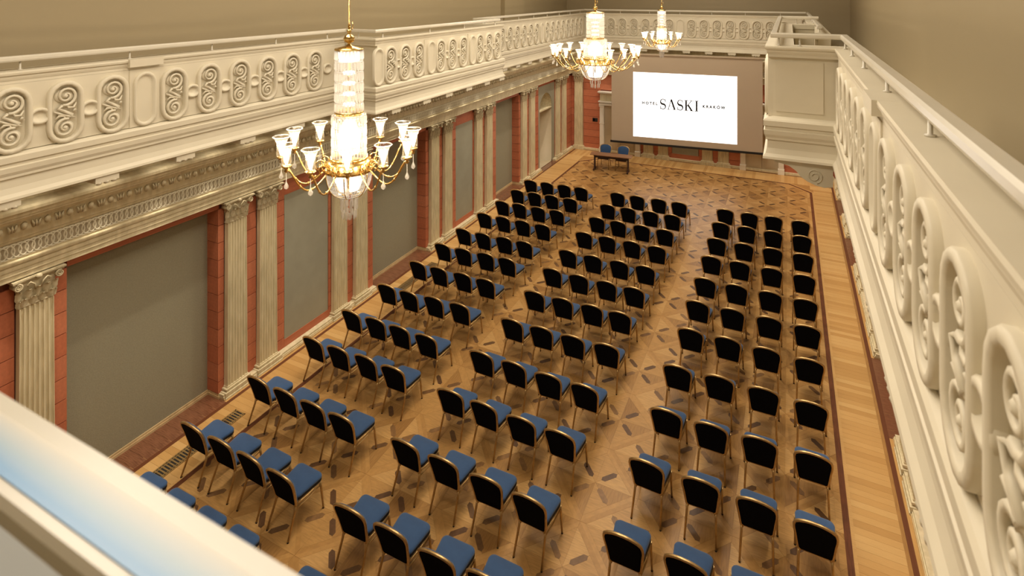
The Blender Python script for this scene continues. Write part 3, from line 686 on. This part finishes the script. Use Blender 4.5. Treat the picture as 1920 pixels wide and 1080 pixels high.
# plank strips along the walls
planks = []
pw = .118
y = 2.2
while y < PY1 - .3:
    planks.append((XL + .27, PX0 - .13, y, y + pw)); planks.append((PX1 + .13, XR - .32, y, y + pw)); y += pw
x = XL + .3
while x < XR - .4:
    planks.append((x, x + pw, PY1 + .135, YE - .13)); x += pw
PLM = {}
planks.sort(key=lambda p: visible_dist((p[0] + p[1]) / 2, (p[2] + p[3]) / 2)); st = MB()
for i, (x0, x1, y0, y1) in enumerate(planks):
    mi = random.randrange(4)
    if i < 295: block('floor_plank', M['plank'][mi], floor, x0, x1, y0 + .001, y1 - .001, 0, .004 + .0006 * random.random())
    else: st.box(x0, x1, y0 + .001, y1 - .001, 0, .004, mi)
s = st.build('floor_plank_field', M['plank'], floor); s['kind'] = 'stuff'
for sgn in (0, 1):      # dark lines beside the plinths, corner fill
    f = (lambda x: x) if not sgn else mir
    x0, x1 = sorted((f(XL + .14), f(XL + .27)))
    block('wall_border', M['darkwood'], floor, *(sorted((f(XL + .20), f(XL + .27)))), 1.5, YE - .13, 0, .0052)
    block('wall_border', M['plank'][1], floor, *(sorted((f(XL + .10), f(XL + .20)))), 1.5, YE - .13, 0, .005)
    for a, b in ((PX0 - .13, XL + .27),): block('floor_corner', M['plank'][2], floor, *(sorted((f(a), f(b)))), PY1 - .3, PY1 + .14, 0, .0038)
block('wall_border', M['darkwood'], floor, XL + .2, XR - .2, YE - .17, YE - .13, 0, .0052)
for a, b in NICHES + [ARCH]:
    n = int((b - a) / .2)
    for sgn in (0, 1):
        f = (lambda x: x) if not sgn else mir
        for k in range(n):
            x0, x1 = sorted((f(XL - NB + .02 - (.3 if (a, b) == ARCH else 0)), f(XL + .20)))
            block('niche_board', M['niche_wood'], floor, x0, x1, a + (b - a) * k / n + .002, a + (b - a) * (k + 1) / n - .002, 0, .006 + .0006 * (k % 2))
# heating grilles let into the plank strip
for sgn, (y0, y1), lab in ((0, (5.35, 7.0), 'brass slotted floor grille in front of the nearest left niche'), (0, (11.6, 13.2), 'brass slotted floor grille in front of the second left niche'), (0, (18.3, 19.8), 'brass slotted floor grille in front of the third left niche')):
    f = (lambda x: x) if not sgn else mir
    xa, xb = sorted((f(-8.93), f(-8.68))); t = empty('floor_grille', ((xa + xb) / 2, y0, .0045)); tag(t, lab, 'grille', 'floor grilles'); hw = (xb - xa) / 2; ln = y1 - y0
    MB().box(-hw, hw, 0, ln, 0, .003).build('slot_bed', M['black'], t)
    MB().box(-hw, -hw + .02, 0, ln, 0, .008).box(hw - .02, hw, 0, ln, 0, .008).box(-hw, hw, 0, .02, 0, .008).box(-hw, hw, ln - .02, ln, 0, .008).box(-.085, -.07, 0, ln, 0, .007).box(.07, .085, 0, ln, 0, .007).build('frame', M['grille'], t)
    q = MB(); n = int(ln / .05)
    for k in range(n): q.box(-hw + .02, hw - .02, .03 + k * .05, .052 + k * .05, .002, .0068)
    q.build('bars', M['grille'], t)['kind'] = 'stuff'

# ---------------------------------------------------------------- chairs
def rrect(w0, w1, y0, y1, r, n=5):
    pts = []
    for cx, cy, a0 in ((w1 - r, y1 - r, 0), (-w1 + r, y1 - r, 90), (-w0 + r, y0 + r, 180), (w0 - r, y0 + r, 270)):
        for i in range(n): a = R(a0 + 90 * i / (n - 1)); pts.append((cx + r * math.cos(a), cy + r * math.sin(a)))
    return pts
BACK = [(.175, .0), (.196, .015), (.208, .08), (.222, .17), (.238, .25), (.240, .30), (.226, .342), (.185, .368), (.12, .388), (.05, .398)]
def back_pt(x, h, dy=0): h *= 1.30; return (x, -.130 - .20 * h - .23 * h * h + dy, .378 + h)
def chair_parts():
    q = MB(); o = rrect(.205, .235, -.13, .335, .07); cx, cy = 0, .10
    rings = []
    for k, z in ((.93, .418), (1.0, .428), (1.005, .466)): rings.append([(x * k, cy + (y - cy) * k, z) for x, y in o])
    q.loops(rings, 1, True, True, False); rings = [rings[-1]]
    for k, z in ((1.01, .472), (1.0, .484), (.97, .496), (.86, .505), (.5, .512), (.1, .514)): rings.append([(x * k, cy + (y - cy) * k, z) for x, y in o])
    q.loops(rings, 0, True, False, True); seat = q.mesh('seat', [M['chair_blue'], M['chair_edge']])
    out = BACK + [(-x, h) for x, h in BACK[::-1]]
    q = MB(); rings = []
    for k, dy in ((.97, -.008), (.975, .015), (.94, .035), (.75, .046), (.3, .05)): rings.append([back_pt(x * k, .2 + (h - .2) * k, dy) for x, h in out])
    q.loops(rings[::-1], 0, True, True, True); back = q.mesh('backrest', M['chair_blue'])
    q = MB(); q.loops([[back_pt(x * k, .2 + (h - .2) * k, dy) for x, h in out] for k, dy in ((.955, -.008), (.955, -.020), (.90, -.024))], 0, False); panel = q.mesh('back_panel', M['chair_black'])
    q = MB(); path = [back_pt(*p, -.006) for p in out]
    q.tube([(.183, -.126, .350)] + path + [(-.183, -.126, .350)], .0185, 7); frame = q.mesh('back_frame', M['chair_gold'])
    q = MB()
    for s in (-1, 1):
        q.tube([(s * .188, -.130, .395), (s * .222, .05, .405), (s * .228, .285, .412)], .0125, 6)
        q.tube([(s * .190, -.142, .335), (s * .224, .05, .355), (s * .230, .288, .375)], .0095, 6)
    q.tube([(-.222, .285, .412), (.222, .285, .412)], .011, 6); q.tube([(-.188, -.128, .375), (.188, -.128, .375)], .012, 6)
    sf = q.mesh('seat_frame', M['chair_gold'])
    legs = []
    for s in (-1, 1):
        q = MB(); q.tube([(s * .229, .275, .418), (s * .231, .292, .30), (s * .236, .325, .012)], [.018, .0165, .0135], 7); q.lathe([(.015, 0), (.015, .014)], 6, (s * .236, .325), 1); legs.append(q.mesh('leg', [M['chair_gold'], M['black']]))
        q = MB(); q.tube([(s * .188, -.128, .392), (s * .191, -.150, .31), (s * .204, -.285, .012)], [.018, .0165, .0135], 7); q.lathe([(.015, 0), (.015, .014)], 6, (s * .204, -.285), 1); legs.append(q.mesh('leg', [M['chair_gold'], M['black']]))
    return seat, back, panel, frame, sf, legs
CP = chair_parts()
def make_chair(name):
    t = empty(name); inst('seat', CP[0], t); b = inst('backrest', CP[1], t); inst('back_panel', CP[2], b)['label'] = 'black fabric back panel'
    inst('back_frame', CP[3], t)['label'] = 'gold tubular back frame'; inst('seat_frame', CP[4], t)
    for l in CP[5]: inst('leg', l, t)
    return t
proto = make_chair('banquet_chair'); used = False
COLX = [-8.265, -7.64, -7.002, -6.377, -5.133, -4.478, -3.795, -3.139, -1.795, -1.092, -.397, .311]
ROWY = [18.476, 17.345, 16.196, 15.04, 13.817, 12.736, 11.624, 10.424, 9.223, 8.109, 6.877, 5.687, 4.56]
JIT = {(0, 0): (0.01, -0.12), (0, 1): (0.01, -0.1), (0, 2): (0, -0.07), (0, 3): (-0.01, -0.06), (1, 0): (0.01, -0.09), (1, 1): (0.01, -0.08), (1, 2): (-0.01, -0.06), (1, 3): (-0, -0.06), (2, 0): (0.03, -0.08), (2, 1): (-0.01, -0.05), (2, 2): (-0.01, -0.05), (2, 3): (-0.01, -0.03), (3, 0): (-0.01, -0.04), (3, 1): (0, -0.04), (3, 2): (-0.01, -0.04), (3, 3): (-0, -0.04), (4, 0): (0.01, -0.07), (4, 1): (0.02, -0.08), (4, 2): (0.01, -0.05), (4, 3): (-0, -0.05), (5, 0): (0.01, -0.05), (5, 1): (0, -0.05), (5, 2): (0.01, -0.02), (5, 3): (0.01, -0.03), (6, 0): (-0, -0.05), (6, 1): (0, -0.07), (6, 2): (0.02, -0.05), (6, 3): (0.01, -0.06), (7, 0): (-0, -0.07), (7, 1): (0.01, -0.09), (7, 2): (0, -0.04), (7, 3): (0.02, -0.02), (8, 0): (0.02, -0.05), (8, 1): (0.01, -0.04), (8, 2): (-0.01, -0.05), (8, 3): (0.01, -0.06), (9, 0): (0, 0.02), (9, 1): (-0.01, 0.02), (9, 2): (0.01, 0.04), (9, 3): (0.01, 0.02), (10, 0): (0, -0.01), (10, 1): (0.02, -0.02), (10, 2): (0.01, -0.03), (10, 3): (-0, -0.04), (11, 0): (-0.03, -0.01), (11, 1): (-0.02, -0.01), (11, 2): (-0.01, -0.02), (11, 3): (-0, -0.04), (0, 4): (-0, -0.02), (0, 5): (0, -0.02), (0, 6): (0, 0.01), (0, 7): (-0, -0), (1, 4): (0, -0.04), (1, 5): (-0, -0.03), (1, 6): (-0.01, -0.02), (1, 7): (-0.01, -0), (2, 4): (0.01, -0.02), (2, 5): (-0, -0.02), (2, 6): (0, -0.01), (2, 7): (-0.01, -0.02), (3, 4): (-0, -0.02), (3, 5): (-0, -0.01), (3, 6): (-0, -0.01), (3, 7): (0, -0.02), (4, 4): (-0.01, -0.03), (4, 5): (-0.01, -0.03), (4, 6): (0, -0.02), (4, 7): (-0.02, -0), (5, 4): (-0.01, -0.03), (5, 5): (0, -0.04), (5, 6): (0, -0.04), (5, 7): (-0.02, -0.04), (6, 4): (0.02, -0.06), (6, 5): (0.02, -0.05), (6, 6): (0, -0.03), (6, 7): (-0.05, -0.03), (7, 4): (0.05, -0.05), (7, 5): (0.02, -0.03), (7, 6): (0, -0.03), (7, 7): (0.01, -0), (8, 4): (0, -0.04), (8, 5): (0.01, -0.04), (8, 6): (-0.01, -0.06), (8, 7): (0.01, -0.05), (9, 4): (0.01, -0.04), (9, 5): (0.01, -0.05), (9, 6): (0, -0.07), (9, 7): (-0, -0.07), (10, 4): (-0.01, -0.02), (10, 5): (0.01, -0.03), (10, 6): (0.02, -0.04), (10, 7): (0.04, -0.06), (11, 4): (-0.01, -0.03), (11, 5): (-0.01, -0.02), (11, 6): (0, -0.04), (0, 8): (0.02, 0.02), (0, 9): (-0, 0.03), (0, 10): (-0.03, 0.06), (0, 11): (-0.02, 0.05), (1, 8): (0.02, 0.03), (1, 9): (-0, 0.04), (1, 10): (-0.01, 0.05), (1, 11): (-0.01, 0.05), (2, 8): (0.03, 0.01), (2, 9): (0.01, 0), (2, 10): (-0, 0.03), (2, 11): (0, 0.02), (3, 8): (0.02, 0.01), (3, 9): (-0.01, 0.02), (3, 10): (0.01, 0.01), (3, 11): (0.01, -0.02), (4, 8): (0.03, 0.02), (4, 9): (0.01, 0.02), (4, 10): (0.02, 0.03), (4, 11): (0, 0.02), (5, 8): (0.02, 0), (5, 9): (0.01, 0.01), (5, 10): (0.02, 0.02), (5, 11): (0.01, 0.02), (6, 8): (0.03, 0), (6, 9): (0.02, 0.02), (6, 10): (0.01, 0), (6, 11): (0.01, -0.01), (7, 8): (-0.01, -0.05), (7, 9): (-0.01, -0.01), (7, 10): (-0, 0), (7, 11): (0.01, -0.02), (8, 8): (0.02, -0.02), (8, 9): (0, -0.02), (8, 10): (-0.01, 0.01), (8, 11): (-0, 0.03), (9, 8): (-0.03, -0.04), (9, 9): (-0.01, -0.02), (9, 10): (0.01, -0.03), (9, 11): (-0.01, -0.06), (10, 8): (-0.05, -0.04), (10, 9): (0, -0.01)}      # (row, column): shift in metres
BL = ['left', 'middle', 'right']; CN = ['leftmost', 'second from left', 'third from left', 'rightmost']
for r in range(13):
    for c in range(12):
        b = c // 4
        if r == 12 and b == 2: continue
        j = JIT.get((r, c), (0, 0))
        o = copy_tree(proto) if used else proto; used = True
        o.location = ((COLX[c] + j[0]) * .992, (ROWY[r] + j[1]) * .992 + .300, .0058); o.rotation_euler = (0, 0, R(random.uniform(-1.8, 1.8)))
        row = 'front row' if r == 0 else ('row nearest the camera' if r == 12 else ORD[r] + ' row from screen')
        tag(o, 'blue gold-framed banquet chair, %s in %s block, %s' % (CN[c % 4], BL[b], row), 'chair', 'banquet chairs set out in rows')

# ---------------------------------------------------------------- table, its chairs, wall panel
t = empty('conference_table', (-6.70, 23.22, .0045), R(5)); tag(t, 'narrow walnut conference table with dark legs on the far floor', 'table')
MB().box(-.86, .86, -.23, .23, .655, .685).build('tabletop', M['table'], t)
for s in (-1, 1):
    q = MB(); q.box(s * .70 - .03, s * .70 + .03, -.05, .05, .06, .655).box(s * .70 - .03, s * .70 + .03, -.21, .21, .03, .075).box(s * .70 - .02, s * .70 + .02, -.18, .18, .625, .655)
    lg = q.build('table_leg', M['dark_metal'], t)
    for yy in (-.19, .19): MB().box(s * .70 - .028, s * .70 + .028, yy - .02, yy + .02, 0, .03).build('foot', M['black'], lg)
MB().box(-.68, .68, -.01, .01, .50, .62).build('modesty_rail', M['dark_metal'], t)
for x, yy, lab in ((-7.12, 23.66, 'left of the two blue chairs behind the walnut table'), (-6.36, 23.70, 'right of the two blue chairs behind the walnut table')):
    o = copy_tree(proto); o.location = (x, yy, .0045); o.rotation_euler = (0, 0, R(184)); tag(o, lab, 'chair', 'chairs behind the conference table')
t = empty('wall_control_panel', (-8.27, YE, 1.36)); tag(t, 'small black control panel on the red end wall by the left door', 'control panel')
MB().box(-.12, .12, -.03, 0, 0, .17).build('housing', M['black'], t); MB().box(-.10, .0, -.034, -.03, .03, .14).build('display', M['chair_black'], t)

# ---------------------------------------------------------------- projection screen
sx0, sy0, sx1, sy1 = -6.97, 24.20, -.96, 24.93
ang = math.atan2(sy1 - sy0, sx1 - sx0); W = math.hypot(sx1 - sx0, sy1 - sy0)
t = empty('projection_screen', (sx0, sy0, 1.0), ang); tag(t, 'large projection screen with a white hotel logo slide hanging at the far end', 'screen')
MB().box(0, W, -.004, .004, .02, 3.80).build('screen_cloth', M['screen'], t)
MB().box(-.05, W + .05, -.03, .03, -.04, .045).build('bottom_bar', M['black'], t)
MB().box(-.08, W + .08, -.07, .07, 3.80, 3.86).build('housing', M['screen'], t)
im = MB().box(.93, 5.10, -.008, -.005, .29, 3.06).build('projected_image', M['image'], t); im['label'] = 'white slide with black lettering'
def rect(q, x0, x1, z0, z1): q.box(x0, x1, -.010, -.0085, z0, z1)
def bar(q, x0, z0, x1, z1, w):
    d = Vector((x1 - x0, z1 - z0)).normalized(); n = Vector((-d.y, d.x)) * w / 2
    q.prism([(x0 + n.x, z0 + n.y), (x0 - n.x, z0 - n.y), (x1 - n.x, z1 - n.y), (x1 + n.x, z1 + n.y)], lambda p, r, tt: (p, tt, r), -.010, -.0085)
def glyph(ch, x, z, h):
    q = MB(); T, tn, sf = .15 * h, .06 * h, .05 * h
    if ch == 'I':
        w = .36 * h; rect(q, x + w / 2 - T / 2, x + w / 2 + T / 2, z, z + h); rect(q, x, x + w, z, z + sf); rect(q, x, x + w, z + h - sf, z + h)
    elif ch == 'K':
        w = .80 * h; rect(q, x + .11 * h, x + .11 * h + T, z, z + h)
        for zz in (z, z + h - sf): rect(q, x, x + .36 * h, zz, zz + sf); rect(q, x + .50 * h, x + .86 * h, zz, zz + sf)
        bar(q, x + .24 * h, z + .42 * h, x + .68 * h, z + h - sf / 2, tn); bar(q, x + .36 * h, z + .55 * h, x + .70 * h, z + sf / 2, T)
    elif ch == 'A':
        w = .84 * h; bar(q, x + .13 * h, z + sf, x + .42 * h, z + h, tn); bar(q, x + .40 * h, z + h * .985, x + .72 * h, z + sf, T); rect(q, x + .24 * h, x + .60 * h, z + .33 * h, z + .33 * h + tn * .8)
        rect(q, x, x + .27 * h, z, z + sf); rect(q, x + .53 * h, x + .88 * h, z, z + sf)
    else:
        w = .60 * h; n = 28; L_, R_ = [], []
        ctr = []
        for i in range(n + 1):
            s = i / n
            if s < .5: a = R(35) + (R(270) - R(35)) * (s / .5); ctr.append((x + w / 2 + .22 * h * math.cos(a), z + .735 * h + .235 * h * math.sin(a)))
            else: a = R(90) - (R(235)) * ((s - .5) / .5); ctr.append((x + w / 2 + .235 * h * math.cos(a), z + .265 * h + .235 * h * math.sin(a)))
        for i, (cx, cz) in enumerate(ctr):
            a, b = ctr[max(i - 1, 0)], ctr[min(i + 1, n)]; d = Vector((b[0] - a[0], b[1] - a[1])).normalized()
            hw = (.034 + .056 * math.exp(-((i / n - .5) / .17) ** 2)) * h
            L_.append((cx - d.y * hw, cz + d.x * hw)); R_.append((cx + d.y * hw, cz - d.x * hw))
        for i in range(n): q.prism([L_[i], R_[i], R_[i + 1], L_[i + 1]], lambda p, r, tt: (p, tt, r), -.010, -.0085)
        rect(q, x + .50 * h, x + .50 * h + sf, z + .70 * h, z + .97 * h); rect(q, x + .05 * h, x + .05 * h + sf, z + .03 * h, z + .30 * h)
    q.build('letter', M['ink'], im); return w
x = 2.04; zl, hl = 1.53, .445
for ch in 'SASKI': x += glyph(ch, x, zl, hl) * (1.18 if ch == 'K' else 1.09)
def word(txt, x0, z0, h, width):
    cu = bpy.data.curves.new('word', 'FONT'); cu.body = txt; cu.size = h / .70; cu.space_character = 1.55; cu.extrude = .0005; cu.offset = .008
    to = bpy.data.objects.new('tmp', cu); COL.objects.link(to); bpy.context.view_layer.update()
    me = bpy.data.meshes.new_from_object(to.evaluated_get(bpy.context.evaluated_depsgraph_get())); bpy.data.objects.remove(to)
    mn = min(v.co.x for v in me.vertices); mxx = max(v.co.x for v in me.vertices); k = width / (mxx - mn)
    for v in me.vertices: v.co = Vector(((v.co.x - mn) * k, -.0095 - v.co.z * .5, v.co.y))
    me.materials.clear(); me.materials.append(M['ink']); inst('word', me, im, (x0, 0, z0))
word('HOTEL', 1.31, 1.70, .115, .64); word('KRAK\u00d3W', 3.77, 1.70, .115, .88)

# ---------------------------------------------------------------- chandeliers
def chandelier(loc, n_arm, r_lamp, r1, r2, r3, z, label):
    """z: dict of heights; everything relative to loc (the lowest point of the pendant)"""
    t = empty('crystal_chandelier', loc); tag(t, label, 'chandelier', 'crystal chandeliers'); b0 = loc[2]
    Z = {k: v - b0 for k, v in z.items()}
    zc = ZC - b0
    MB().tube([(0, 0, Z['cap'] + .16), (0, 0, zc)], .008, 6).build('suspension_rod', M['gold'], t)
    MB().lathe([(.005, zc), (.10, zc - .005), (.09, zc - .05), (.02, zc - .12)], 16).build('ceiling_rose', M['gold'], t)
    q = MB(); zz = Z['cap']
    q.lathe([(r1 * .95, zz - .005), (r1 * 1.0, zz), (r1 * .8, zz + .018), (r1 * .25, zz + .035), (.015, zz + .05), (.012, zz + .06), (.045, zz + .075), (.055, zz + .105), (.04, zz + .135), (.012, zz + .15), (.022, zz + .17), (.022, zz + .185), (.006, zz + .20)], 18).build('crown', M['gold'], t)
    q = MB(); q.tube([(.012 * math.cos(a), 0, zz + .225 + .03 * math.sin(a)) for a in [2 * math.pi * i / 10 for i in range(11)]], .005, 5); q.tube([(.03, 0, zz + .19), (.05, 0, zz + .23), (.04, 0, zz + .27)], .005, 5); q.build('hook', M['gold'], t)
    def ring(zz, r, h, nm='brass_ring'): MB().lathe([(r * .9, zz - h), (r * 1.04, zz - h), (r * 1.08, zz - h * .5), (r * 1.04, zz), (r * .9, zz), (r * .9, zz - h)], 28, cap0=False, cap1=False).build(nm, M['gold'], t)
    ring(Z['t1b'] + .02, r1, .035); ring(Z['cap'] + .01, r1, .02); ring(Z['t2b'] + .02, r2 * 1.08, .04)
    def prisms(zt, zb, r, rows, nm, slim=.42):
        q = MB(); h = (zt - zb) / rows; np_ = int(2 * math.pi * r / .034)
        for k in range(rows):
            for i in range(np_):
                a = 2 * math.pi * (i + .5 * (k % 2)) / np_; c, s = math.cos(a), math.sin(a); z1 = zt - k * h; z0 = z1 - h * .93; w = .034 * slim
                def P(rr, ww, zz): return (rr * c - ww * s, rr * s + ww * c, zz)
                ringq = lambda zz, f: [P(r + w * .8 * f, 0, zz), P(r, w * f, zz), P(r - w * .6 * f, 0, zz), P(r, -w * f, zz)]
                q.loops([ringq(z0, .35), ringq(z0 + h * .12, 1), ringq(z1 - h * .16, .9), ringq(z1, .3)], 0, False)
        o = q.build(nm, M['crystal'], t); o['kind'] = 'stuff'
        for k in range(rows): MB().lathe([(r + .004, zt - k * h - .006), (r + .008, zt - k * h), (r + .004, zt - k * h + .006), (r - .002, zt - k * h), (r + .004, zt - k * h - .006)], 24, cap0=False, cap1=False).build('bead_ring', M['crystal'], o)
    prisms(Z['t1t'], Z['t1b'], r1, 6, 'upper_crystal_tier'); prisms(Z['t2t'], Z['t2b'], r2, 4, 'lower_crystal_tier')
    # lamps inside the crystal
    MB().lathe([(.01, Z['t1t'] - .12), (r1 * .75, Z['t1t'] - .11), (r1 * .80, Z['t1t'] - .02), (.01, Z['t1t'] - .015)], 18).build('lamp_core', M['core'], t)
    MB().lathe([(.012, Z['t1b']), (.012, Z['t1t'] - .12)], 8).build('stem', M['gold'], t)
    for k in range(4):
        zz2 = Z['t1b'] + .06 + k * (Z['t1t'] - Z['t1b'] - .2) / 4; MB().lathe([(.014, zz2), (r1 * .45, zz2 + .01), (r1 * .45, zz2 + .035), (.014, zz2 + .045)], 14).build('inner_lamp', M['core'], t)
    MB().lathe([(.01, Z['t2b'] + .04), (r2 * .62, Z['t2b'] + .05), (r2 * .66, Z['t2b'] + .24), (r2 * .3, Z['t2t'] - .05), (.01, Z['t2t'] - .04)], 16).build('lamp_core', M['core'], t)
    MB().lathe([(.01, Z['bb'] + .05), (r3 * .45, Z['bb'] + .07), (r3 * .72, Z['bt'] - .05), (.01, Z['bt'] - .03)], 16).build('lamp_core', M['core'], t)
    # gallery ring with scrolled plates
    q = MB(); zt, zb = Z['t2b'] - .0, Z['bt']
    q.lathe([(r2 * .9, zt), (r2 * 1.15, zt - .01), (r3 * 1.0, zt - .04), (r3 * 1.04, zb + .02), (r3 * 1.08, zb), (r3 * .9, zb - .005), (r3 * .9, zt - .05)], 28, cap0=False, cap1=False)
    for i in range(n_arm):
        a = 2 * math.pi * (i + .5) / n_arm; c, s = math.cos(a), math.sin(a)
        q.tube([((r3 * 1.05 + d) * c, (r3 * 1.05 + d) * s, zb + e) for d, e in ((0, .0), (.03, .03), (.02, .07), (-.01, .05))], .008, 5)
    q.build('gilt_gallery_ring', M['gold'], t)
    # bowl of crystal with brass ribs
    q = MB(); prof = []; nb = 8
    for k in range(nb + 1): f = k / nb; prof.append((max(.02, r3 * math.cos(f * 1.45) ** .75), Z['bt'] + (Z['bb'] - Z['bt']) * math.sin(f * math.pi / 2)))
    np_ = int(2 * math.pi * r3 / .03)
    for i in range(np_):
        a = 2 * math.pi * i / np_
        for k in range(nb):
            (ra, za), (rb, zb2) = prof[k], prof[k + 1]; da = math.pi / np_ * .8
            ring4 = lambda r, zz: [(r * 1.0 * math.cos(a - da), r * math.sin(a - da), zz), (r * 1.03 * math.cos(a), r * 1.03 * math.sin(a), zz), (r * math.cos(a + da), r * math.sin(a + da), zz)]
            q.loops([ring4(ra, za - .003), ring4(rb, zb2 + .003)], 0, False, False, False, closed=False)
    q.build('crystal_bowl', M['crystal'], t)['kind'] = 'stuff'
    for i in range(n_arm // 2):
        a = 4 * math.pi * i / n_arm; MB().tube([((r * 1.045) * math.cos(a), (r * 1.045) * math.sin(a), zz) for r, zz in prof], .0055, 5).build('brass_rib', M['gold'], t)
    # pendant
    q = MB(); np_ = 10
    for i in range(np_):
        a = 2 * math.pi * i / np_; rr = r3 * .34; c, s = math.cos(a), math.sin(a); w = .013
        for z1, z0, k in ((Z['bb'] - .01, .10, 1), (.10, .02, .85)):
            f = lambda zz, g: [(rr * k * c + w * g * math.cos(a + j * math.pi / 2), rr * k * s + w * g * math.sin(a + j * math.pi / 2), zz) for j in range(4)]
            q.loops([f(z0, .4), f(z0 + .015, 1), f(z1 - .015, 1), f(z1, .4)], 0, False)
    q.lathe([(.004, 0), (.025, .025), (.02, .05), (.004, .07)], 8, sm=False)
    q.build('crystal_pendant', M['crystal'], t)['kind'] = 'stuff'
    # arms with tulip shades
    za, zl = Z['bt'], Z['lamp']
    arm = MB(); pts = []
    for k in range(15):
        f = k / 14; r = r3 * 1.02 + (r_lamp - r3 * 1.02) * (f ** .9); zz = za + .02 - .13 * math.sin(min(1, f * 1.12) * math.pi) * (1 if f < .89 else 1) + (zl - .13 - za) * f ** 3.2
        pts.append((r, 0, zz))
    pts.append((r_lamp, 0, zl - .11))
    arm.tube(pts, .0085, 6)
    curl = [(r3 * 1.02 + .04 + (.06 - .045 * k / 14) * math.cos(-1.2 + k * .55), 0, za + .07 + (.06 - .045 * k / 14) * math.sin(-1.2 + k * .55)) for k in range(15)]
    arm.tube(curl, .006, 5)
    for k in (5, 9):
        p = pts[k]; arm.lathe([(.002, p[2] - .017), (.015, p[2]), (.002, p[2] + .017)], 6, (p[0], 0))
    arm_m = arm.mesh('arm', M['gold'])
    cupm = MB().lathe([(.006, zl - .15), (.020, zl - .135), (.010, zl - .12), (.030, zl - .105), (.045, zl - .092), (.047, zl - .085), (.02, zl - .084)], 12).mesh('lamp_cup', M['gold'])
    shm = MB().lathe([(.030, zl - .088), (.042, zl - .075), (.046, zl - .05), (.040, zl), (.042, zl + .04), (.055, zl + .075), (.074, zl + .10), (.078, zl + .105)], 18, cap0=False, cap1=False).mesh('glass_shade', M['shade'])
    rim = MB().lathe([(.076, zl + .100), (.081, zl + .105), (.076, zl + .110), (.073, zl + .105), (.076, zl + .100)], 18, cap0=False, cap1=False).mesh('shade_rim', M['crystal'])
    bum = MB().lathe([(.006, zl - .075), (.013, zl - .06), (.024, zl - .02), (.026, zl + .005), (.018, zl + .03), (.004, zl + .04)], 10).mesh('bulb', M['bulb'])
    drm = MB().lathe([(.003, zl - .30), (.020, zl - .285), (.022, zl - .27), (.010, zl - .245), (.004, zl - .23), (.003, zl - .15)], 8, sm=False).mesh('crystal_drop', M['crystal'])
    for i in range(n_arm):
        a = 2 * math.pi * (i + .35) / n_arm; o = inst('arm', arm_m, t, (0, 0, 0), a)
        for nm, me in (('lamp_cup', cupm), ('glass_shade', shm), ('shade_rim', rim), ('bulb', bum), ('crystal_drop', drm)): inst(nm, me, o, (0, 0, 0) if nm == 'crystal_drop' else (0, 0, 0)); 
        for ch in o.children: ch.location = (r_lamp, 0, 0)
        l = bpy.data.lights.new('bulb_light', 'POINT'); l.energy = CHANDELIER_W; l.color = WARM; l.shadow_soft_size = .03
        lo = bpy.data.objects.new('bulb_light', l); COL.objects.link(lo); lo.location = (loc[0] + r_lamp * math.cos(a), loc[1] + r_lamp * math.sin(a), loc[2] + zl + .06)
    return t
zs = dict(cap=6.94, t1t=6.93, t1b=6.32, t2t=6.30, t2b=5.88, bt=5.76, bb=5.50, lamp=6.02)
chandelier((HALL_X, 4.30, 5.27), 12, .62, .130, .160, .215, zs, 'crystal chandelier with twelve brass arms hanging nearest on the left')
zb = dict(cap=7.04, t1t=7.03, t1b=6.47, t2t=6.45, t2b=6.05, bt=5.90, bb=5.55, lamp=6.20)
chandelier((HALL_X, 12.15, 5.36), 18, .94, .19, .25, .32, zb, 'largest crystal chandelier, the middle of the three, eighteen lamps')
zf = dict(cap=6.88, t1t=6.87, t1b=6.32, t2t=6.30, t2b=5.88, bt=5.76, bb=5.50, lamp=6.02)
chandelier((HALL_X, 19.45, 5.27), 12, .60, .130, .155, .215, zf, 'smallest looking crystal chandelier farthest away in front of the end balcony')

for o in list(bpy.data.objects):
    if '_off' in o: del o['_off']
